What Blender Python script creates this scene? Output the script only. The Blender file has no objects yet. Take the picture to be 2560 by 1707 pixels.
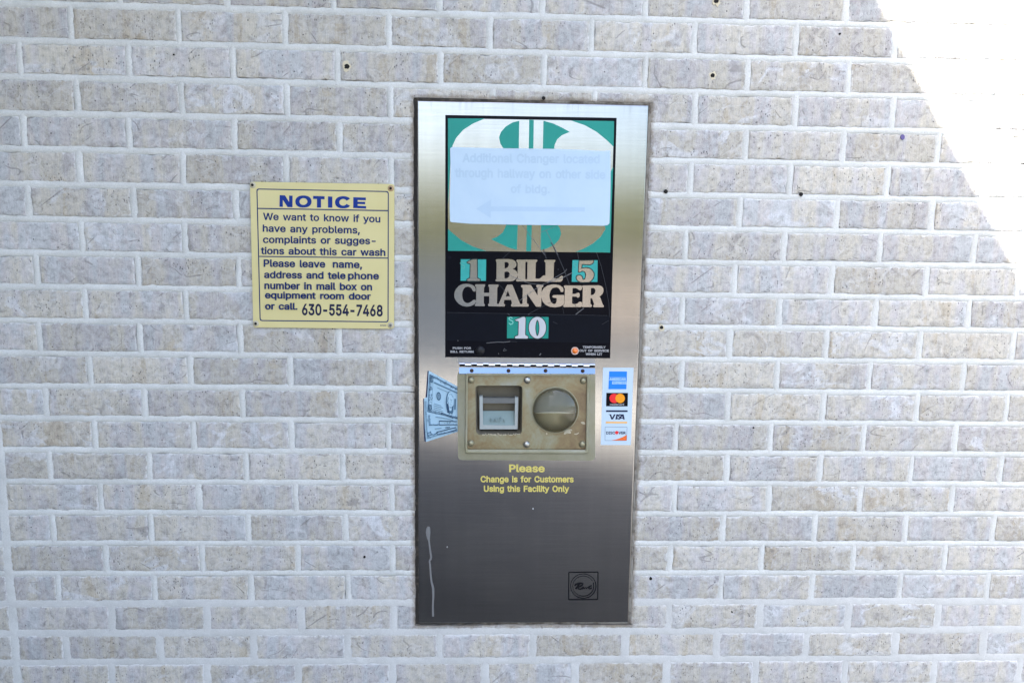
import bpy, math, random
from mathutils import Vector, Matrix, noise
from mathutils.geometry import delaunay_2d_cdt

random.seed(11)
SC = bpy.context.scene
COL = SC.collection

# ---------------------------------------------------------------- camera
R_CAM = ((0.9993393937204765, -0.014670610031854556, -0.03324980240067074),
         (0.009925146640609912, 0.9902936587291266, -0.13863607375081885),
         (0.034960944245726426, 0.13821448072533263, 0.9897850724754713))
F_PX, CAM_Y, ZOFF = 1826.4374, -1.5027627668644017, 2.05096
CAM = Vector((0.0, CAM_Y, ZOFF - 0.5009601916926671))


def _axis(r):
    return Vector((r[0], r[2], -r[1]))


AX_R, AX_D, AX_F = (_axis(r) for r in R_CAM)
cd = bpy.data.cameras.new('camera')
cd.sensor_width = 36.0
cd.lens = F_PX / 2560 * 36
cd.clip_start = 0.02
cd.clip_end = 2000
cam = bpy.data.objects.new('camera', cd)
COL.objects.link(cam)
m3 = Matrix((AX_R, -AX_D, -AX_F)).transposed()
cam.matrix_world = Matrix.Translation(CAM) @ m3.to_4x4()
SC.camera = cam

# ---------------------------------------------------------------- sky, sun, exposure
SUN_EL = math.radians(52.5)
SX = -0.646 * math.sin(SUN_EL)
SY = -math.sqrt(1 - math.sin(SUN_EL) ** 2 - SX * SX)
SUN_DIR = Vector((SX, SY, math.sin(SUN_EL)))
w = bpy.data.worlds.new('World')
SC.world = w
w.use_nodes = True
nt = w.node_tree
sky = nt.nodes.new('ShaderNodeTexSky')
sky.sky_type = 'NISHITA'
sky.sun_disc = False
sky.sun_elevation = SUN_EL
sky.sun_rotation = math.atan2(SX, SY)
sky.air_density = 1.0
sky.dust_density = 3.5
sky.ozone_density = 0.6
bg = nt.nodes['Background']
bg.inputs['Strength'].default_value = 0.075
nt.links.new(sky.outputs[0], bg.inputs['Color'])

sd = bpy.data.lights.new('sun', 'SUN')
sd.energy = 5.0
sd.angle = math.radians(0.65)
sd.color = (1.0, 0.95, 0.87)
sun = bpy.data.objects.new('sun', sd)
COL.objects.link(sun)
sun.rotation_euler = SUN_DIR.to_track_quat('Z', 'Y').to_euler()
sun.location = (-6, -6, 12)

SC.view_settings.view_transform = 'Standard'
SC.view_settings.look = 'None'
SC.view_settings.gamma = 1
SC.view_settings.exposure = 3.4
SC.render.engine = 'CYCLES'
SC.cycles.max_bounces = 8
SC.cycles.transparent_max_bounces = 12


# outlines of the letters used in the lettering: advance width, then closed outlines x,y,... (1000 per em)
GLYPH = {'m':{',':[188,[50,92,13,-140,100,-140,164,92]],
'-':[453,[93,265,93,167,358,167,358,265]],
'.':[188,[29,28,39,4,58,-15,82,-25,109,-25,133,-15,151,4,161,28,161,54,151,78,133,97,109,107,82,107,58,97,39,78,29,54]],
'A':[480,[-14,-21,100,-21,149,121,330,121,380,-21,493,-21,291,530,187,530],[184,220,294,220,256,327,221,441,238,421,210,296]],
'C':[510,[51,106,89,49,139,7,199,-19,233,-26,288,-27,347,-16,383,0,416,21,443,48,467,80,489,135,499,181,394,181,377,135,359,110,337,93,299,78,246,75,230,79,195,95,181,105,155,135,135,175,129,199,126,224,126,284,129,309,144,355,166,389,195,414,228,429,278,434,319,425,352,405,377,374,394,327,500,327,483,393,455,446,415,488,365,517,308,534,233,535,199,528,140,502,112,482,68,433,37,370,27,333,21,295,21,214,27,174]],
'E':[419,[146,78,146,208,376,208,376,307,146,307,146,431,393,431,393,530,39,530,39,-21,396,-21,396,78]],
'I':[300,[10,78,10,-21,290,-21,290,78,204,78,204,431,290,431,290,530,10,530,10,431,97,431,97,78]],
'N':[523,[146,307,128,402,178,289,375,-21,484,-21,484,530,378,530,378,177,395,105,370,179,148,530,39,530,39,-21,146,-21]],
'O':[533,[37,140,51,105,89,50,113,26,168,-8,200,-19,266,-28,302,-26,366,-8,421,26,445,50,482,105,496,139,506,175,514,253,512,296,497,369,482,403,445,459,421,483,366,517,302,534,267,537,232,534,169,517,139,501,89,459,51,403,37,369,27,333,19,255,21,213],[154,135,181,105,195,94,229,79,267,74,305,79,339,94,353,105,366,118,389,153,404,199,408,224,408,284,404,310,389,356,366,391,353,404,339,414,305,430,267,435,229,430,195,414,181,404,154,373,145,356,129,309,126,284,126,224,129,199,145,153]],
'P':[445,[39,-21,146,-21,146,165,265,166,294,171,343,189,380,217,397,236,418,277,429,324,425,395,408,440,381,477,343,506,319,517,266,528,39,530],[287,275,309,295,318,313,323,335,323,360,318,382,303,407,276,425,249,430,146,431,146,264,249,264]],
'T':[449,[11,530,11,431,172,431,172,-21,278,-21,278,431,438,431,438,530]],
'W':[686,[187,188,99,530,-11,530,139,-21,247,-21,343,336,343,410,343,334,439,-21,546,-21,697,530,587,530,502,201,493,95,396,530,290,530,197,176,193,87]],
'a':[389,[54,6,85,-14,121,-26,160,-30,195,-27,247,-7,274,17,284,31,256,31,256,-21,358,-21,357,274,349,313,332,345,298,378,257,396,206,405,160,403,110,390,79,373,51,349,30,318,12,278,109,249,133,286,150,299,175,308,207,309,224,306,235,300,248,286,252,274,254,253,254,254,246,250,148,237,93,223,55,204,33,183,13,143,10,88,21,49],[137,72,171,67,196,69,226,83,245,105,252,120,255,139,255,160,244,157,159,144,134,136,124,130,115,116,113,105,115,94,123,81]],
'b':[424,[32,-21,133,-21,133,38,108,38,139,0,177,-22,229,-29,279,-23,303,-14,326,-1,362,32,389,76,406,129,411,189,406,249,389,302,362,345,325,378,303,390,279,399,229,406,176,398,138,376,108,340,135,340,135,530,32,530],[140,138,158,99,184,76,222,68,233,69,256,76,283,100,301,139,307,189,301,239,284,277,256,301,247,305,221,308,183,300,157,278,140,241,134,189]],
'c':[396,[37,76,66,32,106,-2,154,-23,223,-29,281,-16,330,13,366,56,392,117,291,142,277,105,267,92,242,74,207,68,178,72,170,75,141,101,123,140,118,171,118,204,128,251,141,275,158,293,180,305,191,307,230,306,252,297,273,277,291,237,390,262,371,310,348,345,317,373,280,393,237,404,180,404,153,398,106,378,84,362,50,324,27,275,19,247,15,218,15,158,19,128]],
'd':[424,[25,102,36,75,63,32,100,-2,145,-23,195,-29,248,-22,294,8,317,38,292,38,292,-21,393,-21,393,530,290,530,290,340,317,340,303,360,275,384,248,398,214,405,170,404,145,399,121,390,81,363,49,325,35,301,19,249,14,219,14,158],[150,90,168,76,177,72,220,69,229,71,250,82,274,110,288,153,290,208,280,255,259,288,240,301,232,305,190,307,166,300,159,295,134,266,120,224,118,172,128,125]],
'e':[404,[14,156,26,101,37,75,66,32,106,-2,155,-22,183,-28,233,-28,290,-15,323,2,350,25,372,53,394,105,296,130,270,88,246,73,213,67,172,75,152,86,136,104,124,128,121,148,393,148,388,245,377,289,358,327,320,368,274,394,239,403,205,406,151,399,104,377,65,343,37,299,26,273,14,217],[119,242,282,242,278,261,267,280,240,302,219,308,179,305,149,288,128,260,118,223]],
'f':[254,[174,447,195,452,242,445,269,536,218,549,187,551,156,548,126,538,88,511,70,483,61,450,60,400,-15,400,-15,306,60,306,60,-21,163,-21,163,306,249,306,249,400,164,400,166,435]],
'g':[425,[39,-92,68,-126,110,-153,164,-169,207,-172,255,-168,299,-155,337,-134,368,-102,387,-60,393,-10,393,400,292,400,292,340,317,340,287,377,248,398,196,406,146,399,122,390,81,363,49,325,26,278,19,250,14,221,14,160,26,105,49,59,81,23,102,8,145,-10,171,-15,231,-13,261,-4,286,11,316,47,290,47,290,-4,284,-39,279,-48,257,-66,226,-75,193,-76,172,-72,142,-56,106,-14,22,-61],[149,101,179,84,219,81,252,93,275,118,288,158,291,210,280,256,260,288,241,301,233,305,190,307,167,300,159,295,134,266,120,226,118,175,128,131]],
'h':[410,[32,530,32,-21,135,-21,135,240,140,262,157,288,171,299,189,306,209,308,238,303,258,289,264,281,274,252,275,235,275,-21,378,-21,377,265,374,290,360,330,336,363,305,387,269,401,227,406,181,399,141,380,121,363,124,348,135,530]],
'i':[167,[21,471,31,448,49,431,71,423,96,423,119,431,137,448,147,471,147,496,137,518,119,535,96,544,71,544,49,535,31,518,21,496],[32,400,32,-21,135,-21,135,400]],
'k':[381,[135,233,135,530,32,530,32,-21,135,-21,135,131,152,147,284,-21,416,-21,229,215,403,397,276,400,112,233]],
'l':[189,[32,530,32,83,38,40,58,6,76,-8,115,-22,152,-23,206,-15,186,77,147,73,139,74,138,75,136,80,135,530]],
'm':[610,[135,-21,135,237,137,261,144,278,161,297,175,305,200,309,222,306,239,295,244,289,252,271,253,-21,356,-21,359,265,369,287,378,296,401,307,418,309,441,306,458,296,471,280,473,270,475,-21,578,-21,578,257,568,320,549,355,523,381,490,398,437,407,403,404,358,387,321,357,321,358,327,342,303,375,284,390,243,406,191,405,150,389,116,359,120,340,133,400,32,400,32,-21]],
'n':[410,[135,-21,135,240,140,262,157,288,171,299,188,305,225,306,248,297,265,280,274,252,275,235,275,-21,378,-21,378,241,374,289,359,330,336,364,288,395,228,406,181,399,141,380,121,363,122,345,133,400,32,400,32,-21]],
'o':[415,[26,102,37,75,66,32,105,-1,129,-14,179,-27,207,-29,236,-27,286,-14,310,-1,349,32,378,75,389,101,396,129,402,187,396,247,389,275,378,301,349,344,310,377,287,390,261,399,208,406,179,404,129,390,105,377,66,344,37,301,26,274,15,219,13,187,15,156],[149,91,169,76,179,71,192,69,222,69,248,77,256,82,282,113,295,155,297,204,287,250,266,285,246,300,236,305,223,308,192,308,180,305,159,294,134,263,120,221,118,171,128,125]],
'p':[424,[140,138,158,99,184,76,222,68,233,69,256,76,283,100,301,139,307,189,301,239,284,277,256,301,247,305,221,308,183,300,157,278,140,241,134,189],[133,340,133,400,32,400,32,-164,135,-164,135,38,108,38,130,8,163,-15,210,-29,256,-28,303,-14,345,14,377,52,399,101,410,158,410,219,406,249,389,302,362,345,344,364,304,390,280,399,254,404,210,405,176,398,149,384,122,360,107,340]],
'q':[424,[26,101,48,52,80,14,121,-14,169,-28,215,-29,262,-15,295,9,317,38,290,38,290,-164,393,-164,393,400,292,400,292,340,317,340,303,360,275,384,248,398,214,405,170,404,145,399,121,390,81,363,49,325,35,301,19,249,14,219,14,158],[150,90,168,76,177,72,220,69,229,71,250,82,274,110,288,153,290,208,280,255,259,288,240,301,232,305,190,307,166,300,159,295,134,266,120,224,118,172,128,125]],
'r':[259,[133,342,133,400,32,400,32,-21,135,-21,135,235,140,266,149,279,169,296,197,304,228,303,264,298,264,404,212,406,175,401,141,385,113,360,103,342]],
's':[365,[34,39,58,11,88,-9,122,-22,161,-28,205,-28,248,-20,287,-4,317,20,340,51,351,87,351,129,335,169,305,200,283,213,235,229,163,247,145,255,132,268,130,277,133,289,143,299,162,308,187,311,214,308,221,305,235,293,257,253,354,275,325,339,304,365,278,384,245,398,208,405,165,405,125,397,89,381,60,358,38,328,27,293,27,251,43,211,58,193,95,167,143,150,218,132,234,124,242,117,246,102,243,91,232,80,211,70,181,67,155,70,136,78,123,91,107,131,7,110]],
't':[227,[163,72,153,77,148,90,147,306,225,306,225,400,147,400,147,492,44,492,44,400,-15,400,-15,306,44,306,46,67,62,25,78,5,117,-17,142,-23,181,-25,238,-15,218,76]],
'u':[410,[32,400,32,137,42,69,61,31,88,3,123,-16,182,-26,228,-20,270,0,303,34,291,40,277,-21,378,-21,378,400,275,400,275,154,272,127,265,108,246,85,231,77,199,71,186,72,162,82,144,100,140,111,135,146,135,400]],
'v':[389,[197,127,99,400,-13,400,148,-21,241,-21,402,400,290,400,204,162,195,91]],
'w':[567,[103,400,-6,400,122,-21,215,-21,284,277,352,-21,445,-21,573,400,464,400,403,181,397,96,333,400,236,400,176,181,170,94,164,182]],
'x':[379,[-19,-21,103,-21,175,88,190,114,275,-21,398,-21,250,192,391,400,270,400,206,303,190,274,112,400,-11,400,130,195]],
'y':[389,[45,-160,92,-166,135,-160,172,-141,202,-109,223,-67,402,400,290,400,182,93,194,91,191,144,99,400,-13,400,140,-1,123,-48,111,-62,94,-68,46,-63,22,-152]]},'b':{',':[188,[45,98,6,-146,105,-146,172,98]],
'-':[453,[87,271,87,161,364,161,364,271]],
'.':[188,[23,26,34,0,55,-20,81,-31,110,-31,136,-20,156,1,167,27,167,55,156,82,136,102,110,113,81,113,55,102,34,82,23,56]],
'0':[453,[33,138,44,103,72,46,112,3,139,-14,195,-32,257,-32,289,-25,340,2,381,46,409,103,420,138,427,174,432,254,431,296,420,370,409,405,381,462,340,505,314,523,258,541,196,541,165,533,115,507,91,485,57,435,34,371,26,334,21,255,22,212],[155,134,172,104,192,86,202,81,212,78,241,78,250,81,273,95,281,103,297,132,313,198,316,284,304,358,289,393,282,404,261,423,251,428,241,431,214,431,190,422,182,416,163,391,156,377,140,311,137,225,149,151]],
'1':[453,[190,536,59,440,59,305,185,396,185,82,49,82,49,-27,418,-27,418,82,303,82,303,536]],
'2':[453,[37,58,37,-27,416,-27,416,84,180,84,180,50,327,205,370,259,390,293,405,340,407,395,395,439,371,478,339,508,318,521,274,537,225,543,175,537,130,520,92,493,63,456,44,412,35,335,150,335,159,392,173,413,194,428,212,432,233,432,261,424,280,410,291,389,293,373,285,337,261,299]],
'3':[453,[11,159,26,82,48,41,82,8,144,-24,217,-34,272,-29,321,-12,361,14,379,33,405,73,418,119,420,146,414,193,394,237,362,274,319,301,268,315,280,315,399,450,399,536,43,536,43,425,229,425,130,309,130,222,237,217,263,209,281,197,292,183,301,155,299,123,292,108,281,96,253,82,232,78,195,79,166,89,154,98,140,118,131,159]],
'4':[453,[13,166,13,78,255,78,255,-27,370,-27,370,78,440,78,440,190,370,190,370,345,255,345,255,190,156,190,358,536,231,536]],
'5':[453,[35,106,49,64,75,26,127,-13,172,-29,221,-34,274,-28,322,-8,362,22,392,61,404,85,412,111,418,163,410,222,396,258,377,290,351,317,321,338,287,352,248,360,184,355,154,345,167,352,175,425,393,425,393,536,72,536,37,229,135,218,167,239,208,249,230,249,251,243,269,233,290,207,297,188,300,149,295,128,278,101,252,83,233,78,202,79,177,89,165,99,156,111,142,157,30,157]],
'6':[453,[74,41,91,21,128,-9,174,-27,201,-32,252,-33,278,-28,324,-9,362,20,391,59,410,105,415,131,415,182,410,209,394,253,366,290,329,318,285,336,235,341,197,336,204,321,373,536,238,536,95,326,65,272,47,227,37,183,38,135,50,84],[188,86,216,77,247,79,272,92,290,114,299,145,297,181,285,209,264,228,237,237,206,235,180,223,162,201,153,170,155,135,168,106]],
'7':[453,[53,-27,182,-27,418,442,418,536,35,536,35,425,280,425]],
'8':[453,[52,46,83,12,124,-13,172,-29,226,-34,280,-29,328,-13,369,12,401,46,421,87,426,112,427,154,419,190,403,223,369,262,339,281,359,270,349,259,367,275,393,311,402,334,407,358,407,402,402,426,384,465,355,498,318,522,275,538,226,543,178,538,134,522,96,498,68,465,57,444,45,403,45,357,50,333,70,293,86,274,104,259,95,270,114,281,83,262,49,223,34,190,26,154,26,112,32,87],[170,90,200,79,240,77,273,85,295,101,307,121,308,148,299,174,279,193,250,205,214,207,181,198,158,181,146,157,144,129,152,107],[168,345,183,329,207,319,236,317,261,325,279,339,290,359,291,384,284,406,269,421,246,431,216,432,190,425,172,411,162,392,161,367]],
'A':[480,[-22,-27,104,-27,154,115,325,115,376,-27,502,-27,295,536,183,536],[192,226,286,226,251,325,215,440,238,411,216,294]],
'B':[456,[269,85,304,95,311,100,324,117,328,137,323,163,314,177,302,188,272,201,247,204,152,204,152,84],[33,536,33,-27,248,-27,306,-22,355,-7,378,5,411,35,433,72,444,114,444,158,435,198,416,232,392,258,362,277,342,283,342,249,360,256,393,282,411,308,422,338,425,374,420,416,404,456,378,489,342,514,318,524,269,535],[236,312,269,318,284,325,296,335,304,348,308,363,308,384,305,391,293,410,287,414,259,423,152,424,152,312]],
'C':[510,[45,103,84,45,136,2,197,-25,232,-32,289,-33,349,-21,386,-5,419,17,448,44,472,77,495,134,506,187,389,187,371,137,355,115,334,98,298,84,247,81,232,85,198,100,185,109,160,138,141,178,135,200,132,225,132,283,135,308,150,352,171,386,198,409,230,423,278,428,316,420,348,400,372,371,389,321,508,321,489,395,460,449,419,492,368,523,309,540,233,541,197,533,137,507,108,486,63,436,31,372,21,335,15,295,15,213,21,173]],
'D':[502,[33,536,33,-27,259,-25,298,-18,364,7,418,49,440,77,471,140,487,214,487,296,471,370,440,433,394,483,335,517,264,534],[152,425,152,84,242,85,264,89,304,104,334,129,344,142,362,181,371,228,371,282,362,329,345,367,335,381,305,405,289,413,245,423,220,425]],
'E':[419,[152,84,152,202,382,202,382,313,152,313,152,425,399,425,399,536,33,536,33,-27,402,-27,402,84]],
'F':[410,[152,-27,152,194,373,194,373,305,152,305,152,425,396,425,396,536,33,536,33,-27]],
'H':[517,[33,-27,152,-27,152,205,365,205,365,-27,484,-27,484,536,365,536,365,316,152,316,152,536,33,536]],
'I':[300,[4,84,4,-27,296,-27,296,84,210,84,210,425,296,425,296,536,4,536,4,425,91,425,91,84]],
'L':[393,[33,536,33,-27,388,-27,388,84,152,84,152,536]],
'M':[628,[148,372,124,412,143,288,268,-27,360,-27,486,295,502,414,477,327,477,-27,595,-27,595,536,458,536,325,190,315,120,305,190,170,536,33,536,33,-27,149,-27]],
'N':[523,[152,307,131,394,173,286,372,-27,490,-27,490,536,372,536,372,177,393,112,375,182,151,536,33,536,33,-27,152,-27]],
'O':[533,[31,138,46,102,84,46,109,21,165,-13,199,-25,266,-34,303,-32,368,-14,424,21,450,46,488,102,502,137,512,174,520,253,518,296,502,371,488,406,450,462,425,487,368,523,303,540,267,543,231,540,167,523,135,506,84,463,46,406,31,371,21,334,13,255,15,212],[159,139,185,109,198,100,231,85,267,80,303,85,336,99,349,109,362,122,384,156,398,200,402,225,402,284,398,308,384,353,362,387,349,399,336,409,303,424,267,429,231,424,198,409,185,400,159,370,150,353,135,308,132,283,132,225,135,200,150,155]],
'P':[445,[33,-27,152,-27,152,159,266,160,296,165,345,183,385,213,402,233,424,275,435,323,431,396,414,443,385,481,346,511,320,522,266,534,33,536],[284,280,305,299,312,315,317,336,317,359,313,379,298,403,273,419,248,424,152,425,152,270,248,270]],
'R':[449,[33,-27,152,-27,152,171,231,171,337,-27,473,-27,351,198,367,205,401,238,424,280,435,327,431,401,414,446,386,484,346,513,296,530,266,534,33,536],[152,425,152,282,250,283,276,288,294,296,305,307,313,321,317,341,317,364,313,383,300,405,275,419,231,425]],
'S':[447,[41,44,74,10,116,-16,167,-31,223,-36,255,-35,310,-24,357,-2,395,30,421,69,434,115,432,177,410,225,375,259,336,283,284,302,201,325,164,342,148,357,143,377,144,389,156,408,179,423,198,429,244,430,274,422,297,406,302,399,318,351,433,351,420,424,399,464,368,498,328,522,279,538,201,542,150,531,105,511,68,482,40,443,26,397,27,343,48,292,68,269,115,236,175,214,263,189,293,175,306,166,313,158,318,139,312,116,294,96,264,82,224,76,187,81,158,93,140,112,125,164,6,164,20,87]],
'T':[449,[5,536,5,425,166,425,166,-27,284,-27,284,425,444,425,444,536]],
'U':[517,[35,144,49,91,62,65,96,23,141,-9,196,-29,259,-35,321,-29,376,-9,421,23,441,44,468,90,483,144,484,536,366,536,365,164,358,138,346,116,329,99,305,86,277,80,226,82,200,92,180,106,159,139,152,164,151,536,33,536]],
'V':[480,[103,536,-22,536,185,-27,297,-27,502,536,375,536,234,124,241,99,223,201]],
'W':[686,[193,190,103,536,-19,536,134,-27,251,-27,349,335,343,403,337,333,435,-27,551,-27,705,536,582,536,496,202,493,103,401,536,285,536,191,177,193,94]],
'X':[474,[-34,-27,106,-27,223,143,237,166,251,143,368,-27,507,-27,308,263,498,536,359,536,249,376,238,356,221,384,118,536,-22,536,168,261]],
'Y':[472,[106,536,-32,536,176,201,176,-27,295,-27,295,201,504,536,366,536,234,319,236,322,224,344]],
'a':[389,[49,1,83,-20,120,-32,160,-36,196,-33,250,-12,279,13,287,25,250,25,250,-27,364,-27,363,274,354,315,337,349,301,383,259,402,206,411,159,409,108,395,76,378,47,353,25,321,4,274,112,242,138,282,153,294,176,302,206,303,222,300,232,295,243,282,247,273,248,254,250,259,244,256,147,242,91,229,52,209,28,187,7,144,4,87,15,46],[139,78,171,73,195,75,223,88,240,108,246,122,249,140,249,152,246,151,161,138,137,130,129,125,120,114,119,105,120,96,127,86]],
'b':[424,[26,-27,139,-27,139,32,105,32,135,-4,175,-27,229,-35,281,-28,306,-19,329,-6,367,28,395,73,412,127,417,189,412,250,394,304,366,349,329,383,305,396,280,405,229,412,174,404,134,381,105,346,141,346,141,536,26,536],[146,139,163,103,187,82,222,74,232,75,253,81,278,104,295,141,301,189,295,237,279,273,253,296,246,299,221,302,186,295,162,274,146,239,140,189]],
'c':[396,[32,73,62,28,102,-7,152,-29,223,-35,283,-22,334,8,371,52,400,121,288,149,272,108,263,96,240,80,207,74,180,78,173,81,146,105,129,142,124,171,124,203,134,249,146,272,162,288,182,299,192,301,228,300,249,292,268,273,288,230,398,258,377,313,353,349,320,378,282,398,238,410,180,410,151,404,103,383,80,366,45,327,21,278,13,249,9,218,9,157,13,126]],
'd':[424,[20,100,30,72,58,28,96,-7,143,-28,195,-35,250,-27,299,4,320,32,286,32,286,-27,399,-27,399,536,284,536,284,346,320,346,307,364,279,389,250,404,215,411,170,410,144,404,118,395,76,368,44,329,30,303,13,251,8,220,8,157],[154,94,171,81,178,78,219,75,227,77,246,86,268,113,282,154,284,207,274,253,255,284,238,296,231,299,190,301,169,295,163,291,139,263,126,223,124,172,134,127]],
'e':[404,[8,156,20,100,32,72,61,28,103,-7,153,-28,183,-34,234,-34,292,-21,326,-3,355,20,377,50,402,109,293,136,266,92,244,79,213,73,174,80,156,91,141,108,130,130,128,142,399,142,394,246,383,291,363,330,324,373,276,399,240,409,205,412,149,404,100,382,60,347,31,302,20,274,8,218],[125,248,275,248,272,259,262,276,237,296,219,302,181,299,153,284,134,257,124,222]],
'f':[254,[178,442,196,446,247,438,276,540,219,555,187,557,155,554,123,543,84,515,64,486,55,451,54,406,-21,406,-21,300,54,300,54,-27,169,-27,169,300,255,300,255,406,170,406,171,433]],
'g':[425,[35,-96,64,-131,108,-159,163,-175,207,-178,256,-174,301,-161,341,-139,373,-105,393,-61,399,-11,399,406,286,406,286,346,320,346,291,381,250,404,196,412,145,405,119,395,77,368,44,329,20,280,13,252,8,222,8,160,20,103,44,55,77,18,100,3,144,-16,170,-21,232,-19,264,-9,290,7,319,41,284,41,284,-3,278,-37,274,-44,254,-60,225,-69,194,-70,174,-66,145,-51,108,-6,14,-59],[153,105,180,90,218,87,248,98,269,121,282,159,285,210,275,253,255,284,238,296,231,299,191,301,169,295,163,291,139,263,126,224,124,176,134,134]],
'h':[410,[26,536,26,-27,141,-27,141,240,146,260,161,284,174,293,190,300,209,302,235,297,254,285,259,278,268,251,269,234,269,-27,384,-27,383,266,379,291,365,333,341,368,308,392,270,407,227,412,179,405,137,385,117,367,127,358,141,536]],
'i':[167,[15,469,26,445,46,426,70,417,97,417,122,426,142,445,153,469,153,497,142,522,122,540,97,550,70,550,46,540,26,522,15,497],[26,406,26,-27,141,-27,141,406]],
'k':[381,[141,239,141,536,26,536,26,-27,141,-27,141,128,151,138,281,-27,428,-27,237,215,415,402,273,406,109,239]],
'l':[189,[26,536,26,82,32,38,53,2,73,-14,114,-28,152,-29,213,-20,191,84,147,79,141,80,143,78,142,81,141,536]],
'm':[610,[141,-27,141,237,143,260,149,275,165,293,177,299,200,303,219,300,235,290,239,286,246,270,247,-27,362,-27,365,264,374,284,381,292,402,301,418,303,439,300,454,292,465,277,467,269,469,-27,584,-27,584,257,574,322,554,358,526,386,492,404,438,413,401,410,355,392,316,361,322,371,333,345,307,380,287,396,244,412,190,411,147,394,111,363,122,349,139,406,26,406,26,-27]],
'n':[410,[141,-27,141,240,146,260,161,284,174,293,189,299,224,300,245,292,259,277,268,251,269,234,269,-27,384,-27,384,242,380,290,365,333,340,368,290,401,228,412,179,405,137,385,116,367,125,354,139,406,26,406,26,-27]],
'o':[415,[21,100,32,72,62,28,102,-6,127,-20,178,-33,207,-35,237,-33,288,-20,314,-6,354,28,383,72,394,99,402,128,408,187,402,248,394,277,383,304,354,348,314,382,289,395,262,405,208,412,178,410,127,396,102,382,62,348,32,304,21,276,9,220,7,187,9,156],[154,95,172,81,181,77,192,75,221,75,246,82,252,86,276,115,289,156,291,204,282,248,261,281,243,295,234,299,223,302,192,302,182,299,163,289,139,260,126,220,124,171,134,128]],
'p':[424,[146,139,163,103,187,82,222,74,232,75,253,81,278,104,295,141,301,189,295,237,279,273,253,296,246,299,221,302,186,295,162,274,146,239,140,189],[139,346,139,406,26,406,26,-170,141,-170,141,32,105,32,126,4,161,-21,209,-35,257,-34,306,-19,349,9,382,49,405,99,416,157,416,220,412,251,394,304,367,348,347,368,306,395,281,404,255,410,210,411,174,404,146,389,117,364,104,346]],
'r':[259,[139,348,139,406,26,406,26,-27,141,-27,141,234,146,263,153,275,172,290,198,298,228,297,270,291,270,410,212,412,173,407,137,390,109,364,100,348]],
's':[365,[29,36,54,7,85,-14,121,-28,161,-34,206,-34,250,-26,290,-9,322,16,345,48,357,86,357,130,340,173,309,205,286,218,237,235,165,253,148,260,137,271,136,277,139,286,147,295,164,302,187,305,212,302,218,300,230,289,254,246,362,271,330,342,308,369,281,390,247,404,208,411,165,411,123,402,86,386,55,362,33,331,21,294,21,250,37,208,54,188,92,161,142,144,216,126,231,119,236,114,240,102,238,95,228,85,209,76,181,73,157,75,140,83,128,95,110,138,-1,114]],
't':[227,[164,78,157,81,154,91,153,300,231,300,231,406,153,406,153,498,38,498,38,406,-21,406,-21,300,38,300,40,66,57,21,74,0,115,-23,142,-29,182,-31,245,-20,223,82]],
'u':[410,[26,406,26,137,36,67,56,28,84,-2,121,-22,182,-32,230,-26,273,-5,308,30,288,31,271,-27,384,-27,384,406,269,406,269,154,266,128,260,111,242,90,229,83,199,77,187,78,165,87,150,104,146,112,141,146,141,406]],
'v':[389,[203,129,103,406,-22,406,144,-27,245,-27,411,406,286,406,198,163,195,101]],
'w':[567,[108,406,-14,406,118,-27,219,-27,284,268,348,-27,450,-27,581,406,460,406,397,183,397,105,337,406,231,406,170,183,170,102,169,184]],
'x':[379,[-31,-27,106,-27,180,85,190,103,272,-27,410,-27,257,192,403,406,267,406,201,306,190,286,115,406,-22,406,122,195]],
'y':[389,[44,-166,92,-172,137,-166,176,-146,207,-112,229,-69,411,406,286,406,177,95,194,100,197,146,103,406,-22,406,134,-1,117,-45,108,-57,93,-62,41,-56,15,-155]]}}


# ---------------------------------------------------------------- helpers
def P(px, py, y):
    """the point of the plane Y=y that lies at photograph position (px,py)"""
    d = AX_R * ((px - 1280) / F_PX) + AX_D * ((py - 853.5) / F_PX) + AX_F
    return CAM + d * ((y - CAM.y) / d.y)


ORIGIN = {}


def link(o, parent=None):
    COL.objects.link(o)
    if parent is not None:
        o.parent = parent
        ORIGIN[o.name] = ORIGIN[parent.name]
    return o


def tag(o, label=None, cat=None, kind=None, group=None):
    for k, v in (('label', label), ('category', cat), ('kind', kind), ('group', group)):
        if v:
            o[k] = v
    return o


def empty(name, loc):
    o = bpy.data.objects.new(name, None)
    o.empty_display_size = 0.05
    o.location = loc
    COL.objects.link(o)
    ORIGIN[o.name] = Vector(loc)
    return o


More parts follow.
